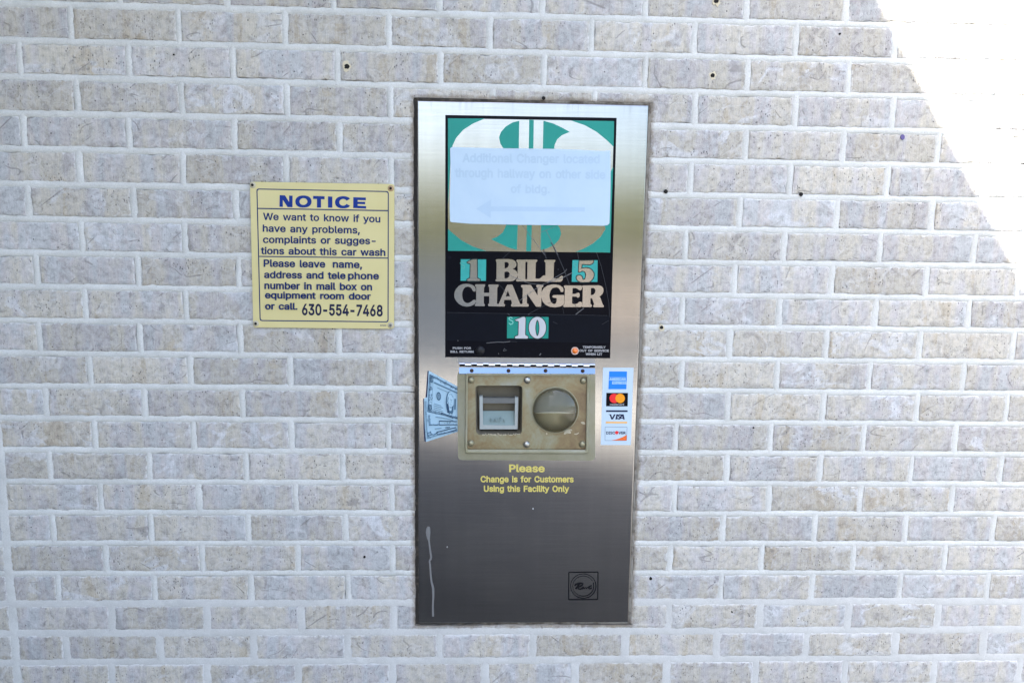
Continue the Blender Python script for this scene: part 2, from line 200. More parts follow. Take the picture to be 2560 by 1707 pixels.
class MB:
    """collects faces (world coordinates) for one mesh object"""

    def __init__(self):
        self.v, self.f, self.m, self.s = [], [], [], []
        self.eps = 0.0

    def add(self, verts, faces, mat=0, smooth=False):
        b = len(self.v)
        self.v += [Vector(q) for q in verts]
        for f in faces:
            self.f.append([b + i for i in f])
            self.m.append(mat)
            self.s.append(smooth)

    def quad(self, a, b, c, d, mat=0):
        self.add([a, b, c, d], [(0, 1, 2, 3)], mat)

    def plate(self, loops, y0, y1, mat=0, mat_side=None, px=True, back=False):
        """polygon with holes; y0 = front (towards the camera), y1 = rear; loops in photo pixels or (x,z)"""
        y0 -= self.eps
        self.eps += 0.000012
        lo = []
        for l in loops:
            q = [P(a, b, y0) if px else Vector((a, y0, b)) for a, b in l]
            ar = sum(q[i].x * q[(i + 1) % len(q)].z - q[(i + 1) % len(q)].x * q[i].z for i in range(len(q)))
            if (ar < 0) != (len(lo) > 0):
                q.reverse()
            lo.append(q)
        pts, eds = [], []
        for l in lo:
            k0 = len(pts)
            pts += [Vector((q.x * 1000, q.z * 1000)) for q in l]
            eds += [(k0 + i, k0 + (i + 1) % len(l)) for i in range(len(l))]
        vo, _, tri = delaunay_2d_cdt(pts, eds, [], 0, 1e-5)[:3]
        flat = [Vector((q.x / 1000, y0, q.y / 1000)) for q in vo]
        rings = [[(q.x * 1000, q.z * 1000) for q in l] for l in lo]
        fs = []
        for t in tri:
            a, b, c = (vo[i] for i in t)
            cr = (b.x - a.x) * (c.y - a.y) - (c.x - a.x) * (b.y - a.y)
            if abs(cr) < 1e-7:
                continue
            mx, my = (a.x + b.x + c.x) / 3, (a.y + b.y + c.y) / 3
            wn = 0
            for l in rings:
                for i in range(len(l)):
                    (xa, ya), (xb, yb) = l[i - 1], l[i]
                    if ya <= my < yb and (xb - xa) * (my - ya) > (mx - xa) * (yb - ya):
                        wn += 1
                    elif yb <= my < ya and (xb - xa) * (my - ya) < (mx - xa) * (yb - ya):
                        wn -= 1
            if wn:
                fs.append(tuple(t) if cr > 0 else (t[0], t[2], t[1]))
        self.add(flat, fs, mat)
        if back:
            self.add([Vector((q.x, y1, q.z)) for q in flat], [(f[0], f[2], f[1]) for f in fs], mat)
        if y1 is not None and y1 > y0:
            ms = mat if mat_side is None else mat_side
            for l in lo:
                n = len(l)
                vv = l + [Vector((q.x, y1, q.z)) for q in l]
                self.add(vv, [(i, n + i, n + (i + 1) % n, (i + 1) % n) for i in range(n)], ms)

    def box(self, x0, x1, y0, y1, z0, z1, mat=0):
        v = [(x, y, z) for x in (x0, x1) for y in (y0, y1) for z in (z0, z1)]
        self.add(v, [(0, 1, 3, 2), (4, 6, 7, 5), (0, 4, 5, 1), (2, 3, 7, 6), (0, 2, 6, 4), (1, 5, 7, 3)], mat)

    def cap(self, c, r, h, mat=0, n=24, rings=6, flip=1, squash=1.0):
        """dome bulging towards the camera (flip=1) or into the wall (-1), rim in the plane Y=c.y"""
        v, f = [], []
        for k in range(rings + 1):
            t = math.pi / 2 * k / rings
            for i in range(n):
                a = 2 * math.pi * i / n
                v.append((c.x + r * math.cos(t) * math.cos(a), c.y - flip * h * math.sin(t),
                          c.z + r * math.cos(t) * math.sin(a) * squash))
        for k in range(rings):
            for i in range(n):
                q = (k * n + i, k * n + (i + 1) % n, (k + 1) * n + (i + 1) % n, (k + 1) * n + i)
                f.append(q if flip > 0 else q[::-1])
        self.add(v, f, mat, True)

    def cylx(self, x0, x1, yc, zc, r, mat=0, n=14):
        v = [(x, yc + r * math.cos(2 * math.pi * i / n), zc + r * math.sin(2 * math.pi * i / n))
             for x in (x0, x1) for i in range(n)]
        self.add(v, [(i, (i + 1) % n, n + (i + 1) % n, n + i)[::-1] for i in range(n)], mat, True)
        self.add(v[:n], [tuple(range(n))], mat)
        self.add(v[n:], [tuple(range(n))[::-1]], mat)

    def build(self, name, mats, parent=None, origin=None):
        org = ORIGIN[parent.name] if parent is not None else Vector(origin or (0, 0, 0))
        me = bpy.data.meshes.new(name)
        me.from_pydata([q - org for q in self.v], [], self.f)
        for m in (mats if isinstance(mats, (list, tuple)) else [mats]):
            me.materials.append(m)
        me.polygons.foreach_set('material_index', self.m)
        me.polygons.foreach_set('use_smooth', self.s)
        me.update()
        o = bpy.data.objects.new(name, me)
        if parent is None:
            o.location = org
            COL.objects.link(o)
            ORIGIN[o.name] = org
        else:
            link(o, parent)
        return o


def ell(cx, cy, rx, ry, n=40, a0=0, a1=360, p=2.0):
    o = []
    for i in range(n if a1 - a0 >= 360 else n + 1):
        t = math.radians(a0 + (a1 - a0) * i / n)
        c, s = math.cos(t), math.sin(t)
        o.append((cx + rx * math.copysign(abs(c) ** (2 / p), c), cy + ry * math.copysign(abs(s) ** (2 / p), s)))
    return o


def rrect(c4, r, n=5):
    """rounded quadrilateral from four corners in order, corner radius r"""
    o = []
    for i in range(4):
        p, a, b = Vector(c4[i]), Vector(c4[i - 1]), Vector(c4[(i + 1) % 4])
        p0, p1 = p + (a - p).normalized() * r, p + (b - p).normalized() * r
        for k in range(n + 1):
            t = k / n
            q = p0 * (1 - t) ** 2 + p * 2 * t * (1 - t) + p1 * t * t
            o.append((q.x, q.y))
    return o


def inset4(c4, d):
    o = []
    for i in range(4):
        p, a, b = Vector(c4[i]), Vector(c4[i - 1]), Vector(c4[(i + 1) % 4])
        q = p + (a - p).normalized() * d + (b - p).normalized() * d
        o.append((q.x, q.y))
    return o


def smooth(pts, n=3):
    """Catmull-Rom through a closed outline"""
    o, m = [], len(pts)
    for i in range(m):
        a, b, c, d = (Vector(pts[(i + k) % m]) for k in (-1, 0, 1, 2))
        for k in range(n):
            t = k / n
            q = 0.5 * (2 * b + (c - a) * t + (2 * a - 5 * b + 4 * c - d) * t * t + (3 * b - a - 3 * c + d) * t ** 3)
            o.append((q.x, q.y))
    return o


def stroke(pts, wd):
    """polyline ribbon as a list of convex outlines; wd one width or one per point"""
    ws = wd if isinstance(wd, (list, tuple)) else [wd] * len(pts)
    out = []
    L, Rr = [], []
    for i, p in enumerate(pts):
        a = Vector(pts[max(i - 1, 0)])
        b = Vector(pts[min(i + 1, len(pts) - 1)])
        d = (b - a).normalized()
        n = Vector((-d.y, d.x)) * ws[i] / 2
        L.append(Vector(p) + n)
        Rr.append(Vector(p) - n)
    out.append([(q.x, q.y) for q in L] + [(q.x, q.y) for q in reversed(Rr)])
    return out


def tr(pts, f):
    return [f(*q) for q in pts]


def zoomf(ox, oy, s):
    return lambda x, y: (ox + x * s, oy + y * s)


def text(mb, body, p0, p1, cap, y0, wt='m', mat=0, thick=0.0001):
    """lettering: ink runs from p0 to p1 (baseline ends, photo px), capitals `cap` px high"""
    G = GLYPH[wt]
    x, items = 0, []
    lo, hi = 1e9, -1e9
    for ch in body:
        if ch == ' ':
            x += 280
            continue
        g = G[ch]
        loops = [[(l[i] + x, l[i + 1]) for i in range(0, len(l), 2)] for l in g[1:]]
        for l in loops:
            lo = min(lo, min(q[0] for q in l))
            hi = max(hi, max(q[0] for q in l))
        items.append(loops)
        x += g[0]
    sy = cap / (530.0 + (44 if wt == 'm' else 58))
    dx, dy = (p1[0] - p0[0]) / (hi - lo), (p1[1] - p0[1]) / (hi - lo)
    for loops in items:
        ls = [[(p0[0] + (a - lo) * dx, p0[1] + (a - lo) * dy - b * sy) for a, b in l] for l in loops]

        def area(l):
            return sum(l[i][0] * l[(i + 1) % len(l)][1] - l[(i + 1) % len(l)][0] * l[i][1] for i in range(len(l)))

        def inside(q, l):
            c = False
            for i in range(len(l)):
                (xa, ya), (xb, yb) = l[i - 1], l[i]
                if (ya > q[1]) != (yb > q[1]) and q[0] < (xb - xa) * (q[1] - ya) / (yb - ya) + xa:
                    c = not c
            return c
        ls = [l for l in ls if len(l) > 2 and abs(area(l)) > 0.05]
        outer = [l for l in ls if not any(inside(l[0], k) for k in ls if k is not l)]
        for o in outer:
            holes = [l for l in ls if l is not o and inside(l[0], o)]
            mb.plate([o] + holes, y0, y0 + thick, mat)


# ---------------------------------------------------------------- materials
class NT:
    def __init__(self, name):
        self.mat = bpy.data.materials.new(name)
        self.mat.use_nodes = True
        self.t = self.mat.node_tree
        self.b = next(n for n in self.t.nodes if n.type == 'BSDF_PRINCIPLED')
        self.out = next(n for n in self.t.nodes if n.type == 'OUTPUT_MATERIAL')

    def n(self, typ, ins=None, **kw):
        nd = self.t.nodes.new('ShaderNode' + typ)
        for k, v in kw.items():
            setattr(nd, k, v)
        for k, v in (ins or {}).items():
            self.set(nd.inputs[k], v)
        return nd

    def set(self, sock, v):
        if hasattr(v, 'outputs'):
            v = v.outputs[0]
        if hasattr(v, 'is_linked'):
            self.t.links.new(v, sock)
        elif isinstance(v, (tuple, list)) and len(v) == 3 and sock.type == 'RGBA':
            sock.default_value = (*v, 1)
        else:
            sock.default_value = v

    def math(self, op, a, b=0.0, c=0.0, clamp=False):
        nd = self.n('Math', {0: a, 1: b, 2: c}, operation=op, use_clamp=clamp)
        return nd.outputs[0]

    def vmul(self, v, s):
        return self.n('VectorMath', {0: v, 1: s}, operation='MULTIPLY').outputs[0]

    def vadd(self, v, s):
        return self.n('VectorMath', {0: v, 1: s}, operation='ADD').outputs[0]

    def noise(self, v, scale, detail=2.0, rough=0.5, dist=0.0, out=0):
        return self.n('TexNoise', {'Vector': v, 'Scale': scale, 'Detail': detail, 'Roughness': rough,
                                   'Distortion': dist}).outputs[out]

    def ramp(self, f, stops, interp='LINEAR'):
        nd = self.n('ValToRGB', {0: f})
        e = nd.color_ramp.elements
        nd.color_ramp.interpolation = interp
        while len(e) < len(stops):
            e.new(0.5)
        for el, (p, c) in zip(e, stops):
            el.position = p
            el.color = (c, c, c, 1) if not isinstance(c, (tuple, list)) else (*c, 1)
        return nd.outputs[0]

    def mix(self, f, a, b, blend='MIX'):
        nd = self.n('Mix', data_type='RGBA', blend_type=blend)
        self.set(nd.inputs[0], f)
        self.set(nd.inputs[6], a)
        self.set(nd.inputs[7], b)
        return nd.outputs[2]

    def p(self, **kw):
        names = dict(color='Base Color', rough='Roughness', metal='Metallic', normal='Normal', spec='Specular IOR Level',
                     coat='Coat Weight', coatr='Coat Roughness', alpha='Alpha', aniso='Anisotropic', trans='Transmission Weight',
                     emit='Emission Color', emits='Emission Strength', sheen='Sheen Weight')
        for k, v in kw.items():
            self.set(self.b.inputs[names[k]], v)
        return self.mat

    def bump(self, h, strength=0.5, dist=0.001):
        return self.n('Bump', {'Height': h, 'Strength': strength, 'Distance': dist}).outputs[0]

    def obj(self):
        return self.n('TexCoord').outputs['Object']


def flat(name, col, rough=0.5, metal=0.0, var=0.06, scale=60, spec=0.2, coat=0.0):
    """a plain coloured surface with slight mottling"""
    t = NT(name)
    nz = t.noise(t.obj(), scale, 4, 0.6)
    c = t.mix(t.math('MULTIPLY', nz, 1.0), tuple(x * (1 - var) for x in col), tuple(min(1, x * (1 + var)) for x in col))
    return t.p(color=c, rough=rough, metal=metal, spec=spec, coat=coat)


# ---------------------------------------------------------------- ground, the rest of the place behind the camera, added shade casters
def sheet(name, x0, x1, y0, y1, z, mat, z1=None):
    mb = MB()
    z1 = z if z1 is None else z1
    mb.quad((x0, y0, z1), (x1, y0, z1), (x1, y1, z), (x0, y1, z))
    return tag(mb.build(name, mat), kind='structure')


def ground_mat(name, c0, c1, scale, rough=0.85):
    t = NT(name)
    o = t.obj()
    a = t.noise(o, scale, 6, 0.65)
    b = t.noise(o, scale * 40, 3, 0.6)
    f = t.ramp(t.math('ADD', t.math('MULTIPLY', a, 0.7), t.math('MULTIPLY', b, 0.3)), [(0.35, c0), (0.65, c1)])
    return t.p(color=f, rough=rough, spec=0.0, normal=t.bump(b, 0.4, 0.004))


M_ASPH = ground_mat('asphalt', (0.031, 0.036, 0.043), (0.049, 0.056, 0.066), 0.7)
M_CONC = ground_mat('concrete', (0.105, 0.092, 0.08), (0.145, 0.127, 0.11), 0.5)
M_GRASS = ground_mat('grass', (0.036, 0.038, 0.018), (0.062, 0.062, 0.030), 0.8)
M_SOFFIT = flat('soffit_paint', (0.62, 0.62, 0.60), 0.6)
M_FASCIA = flat('fascia_metal', (0.30, 0.31, 0.33), 0.4)

sheet('ground', -400, 400, -400, 30, 0.0, M_ASPH)
sheet('parking_lot', 0.6, 60, -34, -10.5, 0.004, M_CONC)
sheet('grass_bank', -300, 300, -170, -92, 0.02, M_GRASS, 15.5)
t = NT('shade_graded_asphalt')
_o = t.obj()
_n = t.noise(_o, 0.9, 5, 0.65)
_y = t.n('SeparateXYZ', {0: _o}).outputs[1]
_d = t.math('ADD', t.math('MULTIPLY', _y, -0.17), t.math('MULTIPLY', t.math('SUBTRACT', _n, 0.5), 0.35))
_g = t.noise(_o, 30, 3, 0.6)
# shade painted into the ground colour: darkest beside the wall, paler outwards
M_SHADEGRAD = t.p(color=t.mix(1.0, t.ramp(_d, [(0.20, (0.078, 0.077, 0.075)), (0.48, (0.155, 0.151, 0.145)), (0.85, (0.24, 0.231, 0.218))]),
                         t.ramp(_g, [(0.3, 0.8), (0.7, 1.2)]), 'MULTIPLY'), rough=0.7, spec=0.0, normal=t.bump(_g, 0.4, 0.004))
sheet('shaded_pavement', -9, 14, -6.4, -0.02, 0.004, M_SHADEGRAD)

mb = MB()
XE, ZT, ZB, DEPTH = -0.050, 3.30, 3.02, 1.42     # unseen eave added to shade the wall: its right end casts the slanting shadow edge
mb.box(-9.0, XE, -DEPTH, 0.10, ZB + 0.02, ZT, 0)
mb.box(-9.0, XE - 0.004, -DEPTH + 0.004, 0.0, ZB, ZB + 0.018, 1)
tag(mb.build('shade_eave', [M_FASCIA, M_SOFFIT]), kind='structure')

# unseen tall wall, added out to the left to darken that side and the ground
mb = MB()
mb.box(-9.0, -2.40, -6.0, -0.003, 0.0, ZB - .003, 0)
mb.box(-9.0, -2.40, -6.0, -1.43, ZB - .003, 6.3, 0)
tag(mb.build('shade_wall', flat('pale_masonry', (0.30, 0.295, 0.285), 0.9, 0, .12, 8)), kind='structure')

# ---------------------------------------------------------------- brick wall
LX, LZ = 0.2032, 0.06773
ROWS = {0:[-0.099,0.103,0.305,0.507,0.708],1:[-0.805,-0.601,-0.396,-0.196,0.0,0.201,0.406,0.61,0.811],2:[-0.906,-0.699,-0.5,-0.297,-0.096,0.108,0.311,0.517,0.722],3:[-0.802,-0.601,-0.398,-0.195,0.414,0.619,0.819],4:[-0.91,-0.707,-0.502,-0.296,0.521,0.722,0.919],5:[-0.807,-0.605,-0.402,-0.194,0.411,0.617,0.819],6:[-0.911,-0.705,-0.504,0.517,0.72,0.919],7:[-0.811,-0.608,0.408,0.614,0.816,1.016],8:[-0.905,-0.704,-0.503,0.513,0.719,0.92,1.117],9:[-0.813,-0.612,0.407,0.612,0.817,1.018],10:[-0.909,-0.708,-0.505,-0.304,0.511,0.718,0.919,1.122],11:[-0.812,-0.609,-0.406,0.413,0.616,0.816,1.02],12:[-0.906,-0.706,-0.505,-0.302,0.515,0.721,0.925,1.123],13:[-0.811,-0.609,-0.407,0.406,0.611,0.814,1.017],14:[-0.907,-0.703,-0.503,-0.301,0.52,0.724,0.925,1.125],15:[-0.808,-0.604,-0.401,-0.198,0.409,0.616,0.818,1.022],16:[-0.911,-0.707,-0.503,-0.298,0.519,0.722,0.925,1.123],17:[-0.805,-0.602,-0.4,-0.198,0.406,0.609,0.814,1.02],18:[-0.909,-0.707,-0.502,-0.294,0.522,0.726,0.925,1.124],19:[-0.8,-0.598,-0.396,-0.196,0.41,0.612,0.813,1.016],20:[-0.901,-0.702,-0.5,-0.298,-0.095,0.108,0.314,0.52,0.723,0.925,1.129],21:[-0.807,-0.604,-0.404,-0.2,0.004,0.205,0.411,0.612,0.816,1.021,1.218]}
PX0, PX1, PZ0, PZ1 = -0.1420, 0.3185, ZOFF - 1.3312, ZOFF - 0.2325          # steel plate of the machine
OX0, OX1, OZ0, OZ1 = PX0 - 0.0075, PX1 + 0.0070, PZ0 - 0.0085, PZ1 + 0.0065  # the hole cut for it
CJX, CJW = -1.0085, 0.016                                                      # mortared control joint at the far left


def joints(r):
    meas = ROWS.get(r)
    rnd = random.Random(r * 7 + 3)
    if meas:
        base, xs = meas[0], list(meas)
        k = 1
        full = [xs[0]]
        for a in xs[1:]:
            n = max(1, round((a - full[-1]) / LX))
            s = full[-1]
            for i in range(1, n + 1):
                full.append(s + (a - s) * i / n)
        xs = full
    else:
        xs = [(-0.098 if r % 2 == 0 else 0.0) + rnd.uniform(-.004, .004)]
    while xs[0] > -2.9:
        xs.insert(0, xs[0] - LX + rnd.uniform(-.002, .002))
    while xs[-1] < 3.0:
        xs.append(xs[-1] + LX + rnd.uniform(-.002, .002))
    return xs


def nz(x, z, f, s=0.0):
    return noise.noise(Vector((x * f + s, z * f - s * 0.7, s)))


WV, WF, WM, WC = [], [], [], []


def wall_add(vs, fs, mat, col):
    b = len(WV)
    WV.extend(vs)
    WF.extend([tuple(b + i for i in f) for f in fs])
    WM.extend([mat] * len(fs))
    WC.extend(col if isinstance(col, list) else [col] * len(vs))


def brick(x0, x1, z0, z1, rim, col, yb, seed, fine=True):
    """rim: which of (left, right, bottom, top) edges are free arrises"""
    W, H = x1 - x0, z1 - z0
    if W < 0.004 or H < 0.004:
        return
    st = 0.0048 if fine else 0.03
    nx, nz_ = max(2, int(W / st)), max(2, int(H / st))
    us = [0.0, 0.0012 / W] + [i / nx for i in range(1, nx)] + [1 - 0.0012 / W, 1.0]
    vs_ = [0.0, 0.0012 / H] + [i / nz_ for i in range(1, nz_)] + [1 - 0.0012 / H, 1.0]
    us = [0.0] + us + [1.0]
    vs_ = [0.0] + vs_ + [1.0]
    nu, nv = len(us), len(vs_)
    V, A = [], []
    for j, v in enumerate(vs_):
        for i, u in enumerate(us):
            x, z = x0 + W * u, z0 + H * v
            eL, eR, eB, eT = u * W, (1 - u) * W, v * H, (1 - v) * H
            y = yb
            if fine:
                y += 0.0005 * nz(x, z, 45) + 0.00035 * nz(x, z, 160, 3.1)
            dx = dz = 0.0
            d = 1.0
            if rim[0]:
                d = min(d, eL)
            if rim[1]:
                d = min(d, eR)
            if rim[2]:
                d = min(d, eB)
            if rim[3]:
                d = min(d, eT)
            A.append((col[0], col[1], col[2], min(1.0, d / 0.012) if d < 1 else 1.0))
            if d < 0.006:
                k = 1 - d / 0.006
                y += 0.0014 * k * k
                if fine:
                    a = 0.0021 * nz(x, z, 140, seed) + 0.0019 * nz(x, z, 42, seed + 5)
                    dx = a * k * (1 if eL < eR else -1) if min(eL, eR) < 0.006 else 0
                    dz = a * k * (1 if eB < eT else -1) if min(eB, eT) < 0.006 else 0
            if (i == 0 and rim[0]) or (i == nu - 1 and rim[1]) or (j == 0 and rim[2]) or (j == nv - 1 and rim[3]):
                y = 0.012
            V.append((x + dx, y, z + dz))
    F = [(j * nu + i, j * nu + i + 1, (j + 1) * nu + i + 1, (j + 1) * nu + i) for j in range(nv - 1) for i in range(nu - 1)]
    wall_add(V, F, 0, A)


def ribbon(a, b, half, fine, tone, vertical=False, flush=0.0, seed=0.0):
    """tooled mortar joint from a to b, slightly rounded, `half` its half width"""
    n = max(2, int(((b[0] - a[0]) + (b[1] - a[1])) / (0.006 if fine else 0.06)))
    prof = [(-1.0, 0.0034), (-0.75, 0.0017), (-0.3, 0.0009), (0.1, 0.0007), (0.5, 0.0012), (0.8, 0.0022), (1.0, 0.0036)]
    V = []
    for i in range(n + 1):
        t = i / n
        x, z = a[0] + (b[0] - a[0]) * t, a[1] + (b[1] - a[1]) * t
        wob = 0.0011 * nz(x, z, 12, seed) + 0.0006 * nz(x, z, 60, seed)
        wid = half * (1 + 0.20 * nz(x, z, 22, seed + 9) + 0.22 * nz(x, z, 100, seed + 2))
        for s, y in prof:
            o = s * wid + wob
            yy = y * (1 - flush) + flush * 0.0004 + 0.0009 * nz(x + o, z, 60, 4.0) + 0.0006 * nz(x, z + o, 190, 8.0)
            V.append((x + o, yy, z) if vertical else (x, yy, z + o))
    m = len(prof)
    F = []
    for i in range(n):
        for k in range(m - 1):
            q = (i * m + k, (i + 1) * m + k, (i + 1) * m + k + 1, i * m + k + 1)
            F.append(q if not vertical else q[::-1])
    wall_add(V, F, 1, tone)


def sub_open(x0, x1, z0, z1):
    """brick rectangle minus the machine's opening -> [(rect, free edges)]"""
    if x1 <= OX0 or x0 >= OX1 or z1 <= OZ0 or z0 >= OZ1:
        return [((x0, x1, z0, z1), (1, 1, 1, 1))]
    o = []
    za, zb = max(z0, OZ0), min(z1, OZ1)
    if z1 > OZ1:
        o.append(((x0, x1, OZ1, z1), (1, 1, int(x0 >= OX0 and x1 <= OX1), 1)))
    if z0 < OZ0:
        o.append(((x0, x1, z0, OZ0), (1, 1, 1, int(x0 >= OX0 and x1 <= OX1))))
    if x0 < OX0:
        o.append(((x0, OX0, za, zb), (1, 1, int(z0 >= OZ0), int(z1 <= OZ1))))
    if x1 > OX1:
        o.append(((OX1, x1, za, zb), (1, 1, int(z0 >= OZ0), int(z1 <= OZ1))))
    return o


MH = 0.0066
for r in range(-15, 31):
    zt, zb = ZOFF - LZ * r, ZOFF - LZ * (r + 1)
    near = -2 <= r <= 23
    xs = joints(r)
    rr = random.Random(r + 100)
    old = r >= 19                                   # repointed courses near the ground: flush, greyer mortar
    flush = 0.75 if old else 0.0
    mt = (0.25 if old else 0.0, rr.random(), 0.0, 1.0)
    for i in range(len(xs) - 1):
        a, b = xs[i] + MH + rr.uniform(-.001, .001), xs[i + 1] - MH + rr.uniform(-.001, .001)
        c0, c1 = zb + MH + rr.uniform(-.0008, .0008), zt - MH + rr.uniform(-.0008, .0008)
        fine = near and b > -1.25 and a < 1.45
        col = (rr.random(), rr.random(), rr.random(), 1.0)
        yb = rr.uniform(-0.0008, 0.0010)
        segs = [(a, b)]
        if near and a < CJX + CJW and b > CJX - CJW:
            segs = [(a, CJX - CJW / 2), (CJX + CJW / 2, b)]
        for sa, sb in segs:
            if sb - sa < 0.012:
                continue
            for (q0, q1, q2, q3), rim in sub_open(sa, sb, c0, c1):
                brick(q0, q1, q2, q3, rim, col, yb, rr.uniform(0, 50), fine)
        # head joint at the brick's right end
        xj = xs[i + 1]
        if OX0 - 0.004 < xj < OX1 + 0.004 and zb < OZ1 and zt > OZ0:
            if zt > OZ1 + 0.004:
                ribbon((xj, OZ1), (xj, zt), MH + 0.001, fine, mt, True, flush, r * 1.7 + i)
            if zb < OZ0 - 0.004:
                ribbon((xj, zb), (xj, OZ0), MH + 0.001, fine, mt, True, flush, r * 1.7 + i)
        elif not (near and abs(xj - CJX) < 0.02):
            ribbon((xj, zb + 0.001), (xj, zt - 0.001), MH + 0.001 + rr.uniform(-.0006, .0008) + 0.0012 * old, fine, mt, True, flush, r * 1.7 + i)
    # bed joint on top of the course
    hw = MH + 0.0012 + 0.0012 * old
    if OZ0 < zt < OZ1:
        spans = [(-2.9, OX0), (OX1, 3.0)]
    else:
        spans = [(-2.9, 3.0)]
    for a, b in spans:
        ribbon((a, zt), (b, zt), hw, near, mt, False, flush, r * 3.3)
ribbon((CJX, 0.45), (CJX, 2.2), CJW / 2 + 0.003, True, (0.1, 0.5, 0, 1), True, 0.7, 77.0)
for (a, b, c, d) in ((-3.05, OX0, 0.0, 3.05), (OX1, 3.05, 0.0, 3.05), (OX0, OX1, 0.0, OZ0), (OX0, OX1, OZ1, 3.05)):
    wall_add([(a, 0.0085, c), (b, 0.0085, c), (b, 0.0085, d), (a, 0.0085, d)], [(0, 1, 2, 3)], 1, (0, 0, 0, 1))
# reveal of the opening, and the rear of the wall
for (a, b) in (((OX0, OZ0), (OX0, OZ1)), ((OX1, OZ1), (OX1, OZ0)), ((OX0, OZ1), (OX1, OZ1)), ((OX1, OZ0), (OX0, OZ0))):
    wall_add([(a[0], 0.002, a[1]), (b[0], 0.002, b[1]), (b[0], 0.2, b[1]), (a[0], 0.2, a[1])], [(0, 1, 2, 3)], 1, (0.5, 0, 0, 1))
wall_add([(-3.05, 0.2, 0), (3.05, 0.2, 0), (3.05, 0.2, 3.05), (-3.05, 0.2, 3.05)], [(3, 2, 1, 0)], 1, (0, 0, 0, 1))
wall_add([(-3.05, 0.012, 3.05), (3.05, 0.012, 3.05), (3.05, 0.2, 3.05), (-3.05, 0.2, 3.05)], [(0, 1, 2, 3)], 1, (0, 0, 0, 1))


